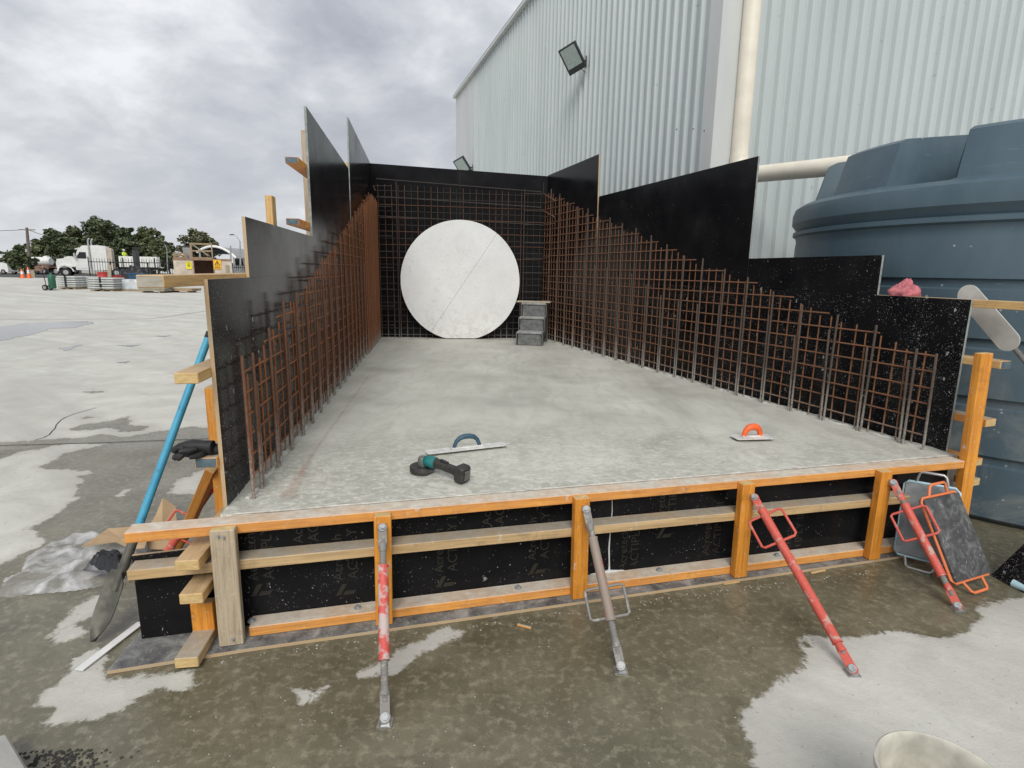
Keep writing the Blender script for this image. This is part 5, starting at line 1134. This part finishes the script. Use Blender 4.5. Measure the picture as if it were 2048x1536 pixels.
def worker():
    p = TF(.45, .6, tzb + .125); me = bpy.data.meshes.new('person')
    J = [(0, 0, .95), (0, 0, 1.15), (0, .0, 1.40), (0, .01, 1.50), (0, .03, 1.58), (0, .03, 1.70), (.20, 0, 1.40), (.30, .08, 1.14), (.22, .25, 1.00), (-.20, 0, 1.40), (-.30, .08, 1.14), (-.20, .25, 1.0), (.10, 0, .90), (.12, .02, .50), (.12, 0, .08), (.13, .16, .04), (-.10, 0, .90), (-.12, .02, .50), (-.12, 0, .08), (-.13, .16, .04)]
    E_ = [(0, 1), (1, 2), (2, 3), (3, 4), (4, 5), (2, 6), (6, 7), (7, 8), (2, 9), (9, 10), (10, 11), (0, 12), (12, 13), (13, 14), (14, 15), (0, 16), (16, 17), (17, 18), (18, 19)]
    rad = [.15, .15, .16, .06, .095, .085, .075, .052, .035, .075, .052, .035, .10, .07, .05, .04, .10, .07, .05, .04]
    ang = R(-100); c, s = math.cos(ang), math.sin(ang)
    me.from_pydata([(a * c - b * s, a * s + b * c, z) for a, b, z in J], E_, []); ob = bpy.data.objects.new('person_skin', me); col.objects.link(ob)
    md = ob.modifiers.new('skin', 'SKIN'); 
    for k, v in enumerate(me.skin_vertices[0].data): v.radius = (rad[k], rad[k] * .8); v.use_root = k == 0
    sb = ob.modifiers.new('sub', 'SUBSURF'); sb.levels = 2; sb.render_levels = 2
    bpy.context.view_layer.update(); dg = bpy.context.evaluated_depsgraph_get(); m2 = bpy.data.meshes.new_from_object(ob.evaluated_get(dg)); bpy.data.objects.remove(ob)
    for m in ('hi_vis', 'navy_cloth', 'skin'): m2.materials.append(M[m])
    for f in m2.polygons:
        z = f.center.z; r_ = math.hypot(f.center.x, f.center.y); f.material_index = 1 if z < .93 and not (.95 < z) else (2 if z > 1.46 or (z < 1.22 and r_ > .24) else 0)
        f.use_smooth = True
    root = thing('person', p, 'worker in a bright yellow shirt standing in the white trailer', 'person')
    link(bpy.data.objects.new('body', m2), root, Matrix.Translation(Vector(p)))
    build('hat', MB().lathe([(.19, 1.66), (.12, 1.675), (.115, 1.74), (.08, 1.80), (.001, 1.815)], p, 20), M['dirty_white'], root, smooth=50)
worker()
def tanker(x0, x1, yt, yb, Y, label, mat='white_paint'):
    a, b = G(x0, Y), G(x1, Y); zt = at((x0 + x1) / 2, yt, Y)[2]; zb = at((x0 + x1) / 2, yb, Y)[2]; d = unit(b - a); n = V(-d[1], d[0], 0); r_ = (zt - zb) / 2
    root = thing('tanker_trailer', a, label, 'trailer', 'white tankers parked beyond the road')
    zc = (zt + zb) / 2; L_ = np.linalg.norm(b - a)
    build('barrel', MB().tube([a + V(0, 0, zc), a + d * .15 + V(0, 0, zc), b - d * .15 + V(0, 0, zc), b + V(0, 0, zc)], [r_ * .8, r_, r_, r_ * .8], 20), M[mat], root, smooth=40)
    build('chassis', MB().beam(a + d * .2 + V(0, 0, zb * .85), b - d * .2 + V(0, 0, zb * .85), 1.2, .25), M['container_rust'], root)
    build('side_guard', MB().beam(a + d * .4 - n * 1.1 + V(0, 0, zb * .62), b - d * .4 - n * 1.1 + V(0, 0, zb * .62), .05, zb * .4), M['container_rust'], root)
    for k in (.12, .22, .75, .86):
        for q in (-1, 1): wheel(a + d * L_ * k + n * q * .9 + V(0, 0, .5), .5, .3, n, root)
tanker(60, 105, 514, 531, 84, 'white tank trailer with red underframe beside the low dark tree'); tanker(92, 150, 512, 530, 90, 'longer white tank trailer partly hidden by the truck bonnet')
def van(x0, x1, yt, Y, label, name='van', flip=1):
    a, b = G(x0, Y), G(x1, Y); F, x, y = frame2(a, math.atan2(b[1] - a[1], b[0] - a[0])); L_ = np.linalg.norm(b - a); H_ = at((x0 + x1) / 2, yt, Y)[2]; root = thing(name, a, label, name)
    pr = [(0, .35), (L_, .35), (L_, H_ * .55), (L_ * .93, H_ * .62), (L_ * .78, H_), (.05 * L_, H_), (0, H_ * .9)]
    bd = build('body', MB().prism(pr, lambda u, v_, t: F(u, t, v_), 0, 1.9), M['white_paint'], root, bevel=.06)
    build('window_band', MB().prism([(L_ * .12, H_ * .6), (L_ * .86, H_ * .6), (L_ * .76, H_ * .92), (L_ * .14, H_ * .92)], lambda u, v_, t: F(u, t, v_), -.012, -.002), M['dark_glass'], bd)
    build('rear_window', MB().prism([(.15, H_ * .58), (1.75, H_ * .58), (1.65, H_ * .9), (.25, H_ * .9)], lambda u, v_, t: F(-t, u, v_), .002, .012), M['dark_glass'], bd)
    for k in (.18, .82):
        for q in (.1, 1.8): wheel(F(L_ * k, q, .36), .36, .22, y, root)
van(-40, 16, 508, 80, 'white van parked beyond the road beside the small skyline tree'); van(469, 492, 514, 78, 'white car seen over the palisade fence beside the arched shelter', 'car')
# sandy bank and barrier beyond the road
build('earth_bank', MB().add([(-130, 96, 0), (-60, 92, 0), (-60, 95, 1.0), (-130, 99, 1.0), (-60, 110, 1.0), (-130, 115, 1.0)], [(0, 1, 2, 3), (3, 2, 4, 5)]), M['tan_bank'], kind='structure')
def cone(x, y, Y, label, h=.95):
    p = G(x, Y); root = thing('traffic_cone', p, label, 'traffic cone', 'traffic cones by the road')
    build('base', MB().box(p + V(0, 0, .03), (.5, .5, .06)), M['cone_orange'], root, bevel=.02)
    q = build('body', MB().lathe([(.19, .06), (.045, h), (.03, h + .01), (.001, h + .012)], p, 20), M['cone_orange'], root, smooth=50)
    build('reflective_band', MB().lathe([(.19 - .145 * (.45 * h - .06) / (h - .06) + .004, .45 * h), (.19 - .145 * (.75 * h - .06) / (h - .06) + .004, .75 * h)], p, 20), M['white_plastic'], q, smooth=50)
cone(43, 558, 62, 'orange traffic cone with white band at the road edge')
cone(56, 558, 62.5, 'taller orange traffic cone beside the orange mesh screen', 1.15)
p = G(60, 62.6); q = G(68, 62.6); 
for k in range(9): pass
build('mesh_screen', MB().beam(p + V(0, 0, .45), q + V(0, 0, .45), .03, .8), M['board_tan'], label='small tan mesh screen standing next to the traffic cones', cat='screen')

def slab_stack(x0, x1, ytop, Y, label, n=5, mat='pale_block'):
    a, b = G(x0, Y), G(x1, Y); w_ = np.linalg.norm(b - a); H_ = at((x0 + x1) / 2, ytop, Y)[2]; d = unit(b - a); nn = V(-d[1], d[0], 0); c = (a + b) / 2 + nn * .55
    root = thing('slab_stack', c, label, 'slab stack', 'stacked precast slabs on pallets')
    build('pallet', MB().beam(c - d * w_ * .46 + V(0, 0, .11), c + d * w_ * .46 + V(0, 0, .11), 1.0, .03).beam(c - d * w_ * .46 + V(0, 0, .03), c - d * w_ * .30 + V(0, 0, .03), 1.0, .06).beam(c - d * .1 + V(0, 0, .03), c + d * .1 + V(0, 0, .03), 1.0, .06).beam(c + d * w_ * .30 + V(0, 0, .03), c + d * w_ * .46 + V(0, 0, .03), 1.0, .06), M['crate_timber'], root)
    t = (H_ - .13) / n
    for k in range(n):
        z_ = .13 + t * (k + .5); o = V(jit(.03), jit(.03), 0)
        build('slab', MB().beam(c + o - d * w_ / 2 + V(0, 0, z_), c + o + d * w_ / 2 + V(0, 0, z_), 1.1, t * .80), M[mat], root, bevel=t * .3)
    build('strap', MB().beam(c - nn * .57 + V(0, 0, .1), c - nn * .57 + V(0, 0, H_ + .01), .012, .12, up=d).beam(c - nn * .57 + V(0, 0, H_ + .01), c + nn * .57 + V(0, 0, H_ + .01), .12, .012), M['black_plastic'], root)
slab_stack(109, 147, 552, 36.5, 'stack of pale rounded slabs on a pallet behind the green gas bottle'); slab_stack(172, 223, 555, 34.5, 'stack of pale rounded slabs on a pallet beside the silver wrapped load')
def trolley():
    p = G(94, 34.8); root = thing('bottle_trolley', p, 'hand trolley carrying a green gas bottle beside the stacked slabs', 'trolley'); up_ = V(-.10, .1, 1.1)
    for s_ in (-.17, .17): build('rail', MB().tube([p + V(s_, 0, .2), p + V(s_ - .12, .0, 1.25), p + V(s_ - .25, -.1, 1.35)], .022, 8), M['black_plastic'], root)
    build('gas_bottle', MB().lathe([(.001, .06), (.17, .06), (.19, .12), (.19, .72), (.15, .86), (.06, .93), (.05, 1.0), (.001, 1.0)], p + V(.2, 0, .05), 20), M['green_paint'], root, smooth=45)
    build('toe_plate', MB().box(p + V(.18, 0, .06), (.5, .3, .02)), M['black_plastic'], root)
    for s_ in (-.2, .2): wheel(p + V(-.1, s_, .17), .17, .08, (0, 1, 0), root)
trolley()
def wrapped(x0, x1, yt, Y, label, mat, dp=1.2, top_k=.8):
    a, b = G(x0, Y), G(x1, Y); H_ = at((x0 + x1) / 2, yt, Y)[2]; d = unit(b - a); nn = V(-d[1], d[0], 0); w_ = np.linalg.norm(b - a); root = thing('wrapped_pallet', a, label, 'pallet load'); mb = MB(); n = 26; v = []
    for j in range(9):
        q = j / 8; z_ = .12 + (H_ - .12) * min(1, q * 1.35) ; ins = .04 + .0 * q + (max(0, q - .74) / .26) * .5
        for k in range(n):
            t = 2 * math.pi * k / n; e = 1 / max(abs(math.cos(t)), abs(math.sin(t))) ; e = 1 + (e - 1) * .75; r_ = (1 - ins) * e * (1 + .05 * mnoise.noise(Vector((k * .9, j * .8, x0))))
            v.append(a + d * (w_ / 2 + math.cos(t) * w_ / 2 * r_ * .95) + nn * (dp / 2 + math.sin(t) * dp / 2 * r_ * .95) + V(0, 0, z_))
    f = [(j * n + k, j * n + (k + 1) % n, (j + 1) * n + (k + 1) % n, (j + 1) * n + k) for j in range(8) for k in range(n)] + [tuple(range(8 * n, 9 * n))]
    build('wrap', MB().add(v, f), M[mat], root, smooth=50); build('pallet', MB().beam(a + nn * dp / 2 + V(0, 0, .06), b + nn * dp / 2 + V(0, 0, .06), dp, .10), M['crate_timber'], root)
wrapped(222, 273, 559, 35.2, 'silver plastic wrapped load on a pallet beside the timber stack', 'tarp_silver')
def crate_box(x0, x1, yt, Y, label, mat='pale_block'):
    a, b = G(x0, Y), G(x1, Y); H_ = at((x0 + x1) / 2, yt, Y)[2]; root = thing('storage_box', a, label, 'box')
    build('box_body', MB().beam(a + V(0, .5, H_ * .45), b + V(0, .5, H_ * .45), 1, H_ * .9), M[mat], root, bevel=.03); build('box_lid', MB().beam(a + V(-.04, .5, H_ * .945), b + V(.04, .5, H_ * .945), 1.06, H_ * .09), M['dirty_white'], root, bevel=.02)
crate_box(154, 172, 553, 37.5, 'grey lidded storage box between the two slab stacks')
def timber_stack(x0, x1, yt, Y, label, rows, cols, mat):
    a, b = G(x0, Y), G(x1, Y); H_ = at((x0 + x1) / 2, yt, Y)[2]; d = unit(b - a); nn = V(-d[1], d[0], 0); w_ = np.linalg.norm(b - a); root = thing('timber_stack', a, label, 'timber stack', 'stacks of sawn timber in the yard')
    for k in (.15, .8): build('bearer', MB().beam(a + d * w_ * k + V(0, 0, .045), a + d * w_ * k + nn * 1.0 + V(0, 0, .045), .09, .088), M['crate_timber'], root)
    t = (H_ - .09) / rows
    for j in range(rows):
        for i in range(cols): o = nn * (i + .5) * (1.0 / cols) + V(0, 0, .092 + t * (j + .5)) + d * jit(.06); build('plank', MB().beam(a + o, b + o, .92 / cols, t * .9), M[mat], root)
timber_stack(272, 324, 571, 33.6, 'stack of pale sawn planks beside the silver wrapped load', 3, 4, 'board_tan'); timber_stack(326, 380, 577, 34.5, 'low stack of grey planks behind the formwork timbers', 2, 4, 'crate_timber')

def fence(x0, x1, ytop, Y0, Y1, label):
    a, b = G(x0, Y0), G(x1, Y1); H_ = at((x0 + x1) / 2, ytop, (Y0 + Y1) / 2)[2]; d = unit(b - a); L_ = np.linalg.norm(b - a); root = thing('palisade_fence', a, label, 'fence', 'black palisade fencing')
    for z_ in (.3, H_ - .3): build('rail', MB().beam(a + V(0, 0, z_), b + V(0, 0, z_), .05, .06), M['black_plastic'], root)
    k = 0
    while k <= L_: build('picket', MB().beam(a + d * k - V(d[1], -d[0], 0) * -.03 + V(0, 0, .1), a + d * k + V(d[1], -d[0], 0) * .03 + V(0, 0, H_), .055, .03, up=d), M['black_plastic'], root); k += .19 if L_ < 12 else .27
    k = 0
    while k <= L_: build('post', MB().beam(a + d * k + V(0, 0, 0), a + d * k + V(0, 0, H_ + .12), .08, .08, up=d), M['black_plastic'], root); k += 2.4
fence(179, 352, 518, 49, 53, 'long black palisade fence in front of the truck and trailer'); fence(466, 500, 529, 56, 56, 'short black palisade fence between the container and the white car')
def container():
    Y = 46; a, b = G(348, Y), G(464, Y); F, x, y = frame2(a, R(27)); H_ = at(348, 516, Y)[2]; dp = 2.4
    root = thing('shipping_container', a, 'weathered cream container with open side and warning signs', 'container')
    def sx(px): v = ray(px, 540); return float(np.linalg.solve(np.array([[x[0], -v[0]], [x[1], -v[1]]]), -a[:2])[0])
    def sz(px, py): v = ray(px, py); k = np.linalg.solve(np.array([[x[0], -v[0]], [x[1], -v[1]]]), -a[:2])[1]; return (ORG + v * k)[2]
    L_ = sx(464)
    o0, o1 = sx(389), sx(427)
    def pn(name, a0, a1, z0, z1, t0, t1, mat, par=root): return build(name, MB().prism([(a0, z0), (a1, z0), (a1, z1), (a0, z1)], lambda u, v_, t: F(u, t, v_), t0, t1), M[mat], par)
    pn('front_panel', 0, o0, .12, H_ - .14, 0, .05, 'container_cream'); fp = pn('front_panel', o1, L_, .12, H_ - .14, 0, .05, 'container_cream')
    pn('back_panel', 0, L_, .12, H_, dp - .05, dp, 'container_rust'); pn('end_panel', 0, .05, .12, H_ - .14, .05, dp - .05, 'container_rust'); pn('end_panel', L_ - .05, L_, .12, H_ - .14, .05, dp - .05, 'container_rust')
    pn('roof_panel', -.03, L_ + .03, H_ - .138, H_, -.04, dp + .04, 'container_rust'); pn('floor_panel', 0, L_, .0, .118, 0, dp, 'container_rust')
    k = o1 + .9
    while k < L_ - .2: pn('panel_recess', k, k + .28, H_ * .45, H_ * .78, -.02, -.002, 'board_tan', fp); k += .42
    pn('frame_post', o0 - .08, o0, .12, H_ - .14, -.03, -.001, 'container_rust'); pn('frame_post', o1, o1 + .08, .12, H_ - .14, -.03, -.001, 'container_rust')
    def sign(px, y0, y1, wpx, mat, label, tri):
        z1, z0 = sz(px, y0), sz(px, y1); u0, u1 = sx(px - wpx / 2), sx(px + wpx / 2); r_ = thing('warning_sign' if tri else 'notice_sign', F(u0, -.06, z0), label, 'sign')
        build('sign_plate', MB().prism([(u0, z0), (u1, z0), (u1, z1), (u0, z1)], lambda u, v_, t: F(u, t, v_), -.06, -.045), M[mat], r_)
        w_ = u1 - u0; h = z1 - z0; c = (u0 + u1) / 2; P = lambda pts, nm: build(nm, MB().add([F(u, -.063, v_) for u, v_ in pts], [tuple(range(len(pts)))]), M['black_plastic'], r_, fixn=False)
        if tri:
            A_, B_, C_ = (c - w_ * .40, z0 + h * .42), (c + w_ * .40, z0 + h * .42), (c, z0 + h * .95); i = lambda p: (c + (p[0] - c) * .62, z0 + h * .58 + (p[1] - z0 - h * .58) * .62)
            mb = MB(); pts = [A_, B_, C_, i(A_), i(B_), i(C_)]; mb.add([F(u, -.063, v_) for u, v_ in pts], [(0, 1, 4, 3), (1, 2, 5, 4), (2, 0, 3, 5)]); build('triangle_mark', mb, M['black_plastic'], r_, fixn=False)
            P([(c - .03, z0 + h * .54), (c + .03, z0 + h * .54), (c + .04, z0 + h * .72), (c - .04, z0 + h * .72)], 'exclamation_mark'); 
            for q in (.10, .22): P([(c - w_ * .4, z0 + h * q), (c + w_ * .4, z0 + h * q), (c + w_ * .4, z0 + h * (q + .06)), (c - w_ * .4, z0 + h * (q + .06))], 'text_line')
        else:
            for q, k in ((.80, .36), (.62, .2), (.46, .3), (.28, .24)): P([(c - w_ * k, z0 + h * q), (c + w_ * k, z0 + h * q), (c + w_ * k, z0 + h * (q + .08)), (c - w_ * k, z0 + h * (q + .08))], 'text_line')
    sign(378.5, 523.5, 538, 11, 'sign_yellow', 'yellow notice on the cream container beside its opening', False)
    sign(435.5, 520, 538.5, 15, 'sign_amber', 'amber warning sign with black triangle on the cream container', True)
    def open_crate(px0, px1, yt, label, dpt=1.2):
        u0, u1 = sx(px0), sx(px1); z0 = H_ + .002; z1 = sz((px0 + px1) / 2, yt); r_ = thing('timber_crate', F(u0, .3, z0), label, 'crate', 'crates on the container roof')
        for u in (u0, u1):
            for t in (.3, .3 + dpt): build('corner_post', MB().beam(F(u, t, z0), F(u, t, z1), .09, .09, up=x), M['crate_timber'], r_)
        for z_ in (z0 + .06, (z0 + z1) / 2, z1 - .05):
            for t in (.3, .3 + dpt): build('side_rail', MB().beam(F(u0 + .05, t - .06, z_), F(u1 - .05, t - .06, z_), .03, .10), M['crate_timber'], r_)
        build('diagonal_brace', MB().beam(F(u0 + .05, .21, z1 - .05), F(u1 - .3, .21, z0 + .25), .03, .09), M['board_tan'], r_)
    open_crate(385, 427, 486, 'tall open timber crate on the container roof')
    open_crate(350, 374, 505, 'low timber crate at the end of the container roof')
    u0, u1 = sx(366), sx(384); z1 = sz(375, 491); r_ = thing('metal_bin', F(u0, 1.4, H_), 'grey green metal bin on the container roof beside the tall crate', 'bin')
    build('bin_body', MB().prism([(u0 + .1, H_ + .002), (u1 - .05, H_ + .002), (u1, z1), (u0, z1)], lambda u, v_, t: F(u, t, v_), 1.7, 2.3), M['galv_pole'], r_); build('bin_rim', MB().prism([(u0 - .04, z1 - .08), (u1 + .04, z1 - .08), (u1 + .04, z1 + .02), (u0 - .04, z1 + .02)], lambda u, v_, t: F(u, t, v_), 1.66, 2.34), M['light_grey_cast'], r_)
container()
def shelter():
    Y = 74; a, b = G(398, Y), G(474, Y); L_ = np.linalg.norm(b - a); d = unit(b - a); zt = at(430, 493, Y)[2]; z0 = at(474, 516, Y)[2]; nn = V(-d[1], d[0], 0); root = thing('arched_shelter', a, 'arched white-topped shelter roof behind the container', 'shelter')
    n = 16; dp = 9.
    def arc(z_off, t): return [a + d * L_ * k / n + nn * t + V(0, 0, z0 + z_off + (zt - z0) * math.sin(math.pi * (.12 + .88 * k / n)) ** .8) for k in range(n + 1)]
    o, i = arc(0, 0), arc(0, dp); v = o + i; K = n + 1
    build('roof', MB().add(v, [(k, k + 1, K + k + 1, K + k) for k in range(n)]), M['galv_pole'], root, fixn=False)
    build('fascia', MB().tube([p - nn * .1 for p in o], .16, 8), M['white_paint'], root, smooth=60)
    for k in (1, 4, 7, 10, 13): build('rafter', MB().beam(o[k] - V(0, 0, .15), i[k] - V(0, 0, .15), .12, .2), M['light_grey_cast'], root)
    for k in (1, n - 1):
        for P_ in (o, i): build('column', MB().tube([V(P_[k][0], P_[k][1], 0), P_[k] - V(0, 0, .1)], .12, 8), M['galv_pole'], root)
shelter()
# machinery and bins in front of the fence
def clutter():
    Y = 45; p = G(228, Y); root = thing('wrapped_machine', p, 'low machine under black plastic in front of the palisade fence', 'machine'); r2 = random.Random(2)
    c = p + V(1.2, .8, 0); n, m = 28, 12; v = []
    for j in range(m + 1):
        for i in range(n):
            t = 2 * math.pi * i / n; q = math.pi / 2 * j / m; s = Vector((math.cos(t) * math.cos(q), math.sin(t) * math.cos(q), math.sin(q))); k = 1 + .5 * (abs(mnoise.noise(s * 2.2)) - .2); v.append(c + V(s.x * 1.5 * k, s.y * .9 * k, s.z * 1.35 * k))
    build('cover', MB().add(v, [(j * n + i, j * n + (i + 1) % n, (j + 1) * n + (i + 1) % n, (j + 1) * n + i) for j in range(m) for i in range(n)]), M['black_plastic'], root, smooth=70)
    for q in (-.3, 2.6): build('frame_leg', MB().beam(p + V(q, .1, 0), p + V(q, .1, 1.75), .08, .08, up=(1, 0, 0)), M['black_plastic'], root)
    build('frame_rail', MB().beam(p + V(-.4, .1, 1.75), p + V(2.7, .1, 1.75), .08, .08), M['black_plastic'], root)
    def barrel(px, Y_, mat, label, h=.9, r_=.3, grp=None):
        c = G(px, Y_); rr = thing('drum', c, label, 'drum', grp); build('drum_shell', MB().lathe([(.001, 0), (r_, 0), (r_ + .01, .03), (r_, .06), (r_, h * .33), (r_ + .015, h * .35), (r_, h * .37), (r_, h * .65), (r_ + .015, h * .67), (r_, h * .69), (r_, h - .03), (r_ + .01, h), (r_ - .03, h), (r_ - .03, h - .02), (.001, h - .02)], c, 24), M[mat], rr, smooth=40); build('bung', MB().tube([c + V(.1, 0, h - .02), c + V(.1, 0, h + .02)], .035, 10), M['black_plastic'], rr)
    barrel(205, 41, 'red_plastic', 'tall red drum behind the slab stacks', 1.05, .34); barrel(229, 42, 'red_plastic', 'low red drum beside the black wrapped machine', .8, .5)
    c = G(272, 43); rr = thing('skip_bin', c, 'blue metal skip bin beside the black wrapped machine', 'bin'); build('bin_body', MB().add([c + V(*k) for k in ((-.45, 0, .08), (.45, 0, .08), (.45, .8, .08), (-.45, .8, .08), (-.6, -.1, .95), (.6, -.1, .95), (.6, .9, .95), (-.6, .9, .95))], [(0, 1, 2, 3), (0, 4, 5, 1), (1, 5, 6, 2), (2, 6, 7, 3), (3, 7, 4, 0)]), M['blue_paint'], rr, fixn=False)
    build('bin_rim', MB().beam(c + V(-.63, -.1, .95), c + V(.63, -.1, .95), .06, .08), M['blue_paint'], rr)
    c = G(262, 52.0); rr = thing('steel_column', c, 'dark square machine column standing behind the palisade fence', 'column'); ht = at(272, 502, 52)[2]; c2 = G(275, 52.5)
    build('column_shaft', MB().beam(c2, c2 + V(0, 0, ht), .42, .4, up=(1, 0, 0)), M['light_grey_cast'], rr, bevel=.04); build('column_cap', MB().beam(c2 + V(0, 0, ht), c2 + V(0, 0, ht + .35), .3, .3, up=(1, 0, 0)), M['black_plastic'], rr)
    a = G(216, 40.5); timber('leaning_plank', a + V(0, 0, .02), a + V(-.12, .35, 1.55), .25, .05, M['board_tan'], None, up=(0, 1, 0), label='brown plank propped upright beside the red drum', cat='plank')
clutter()
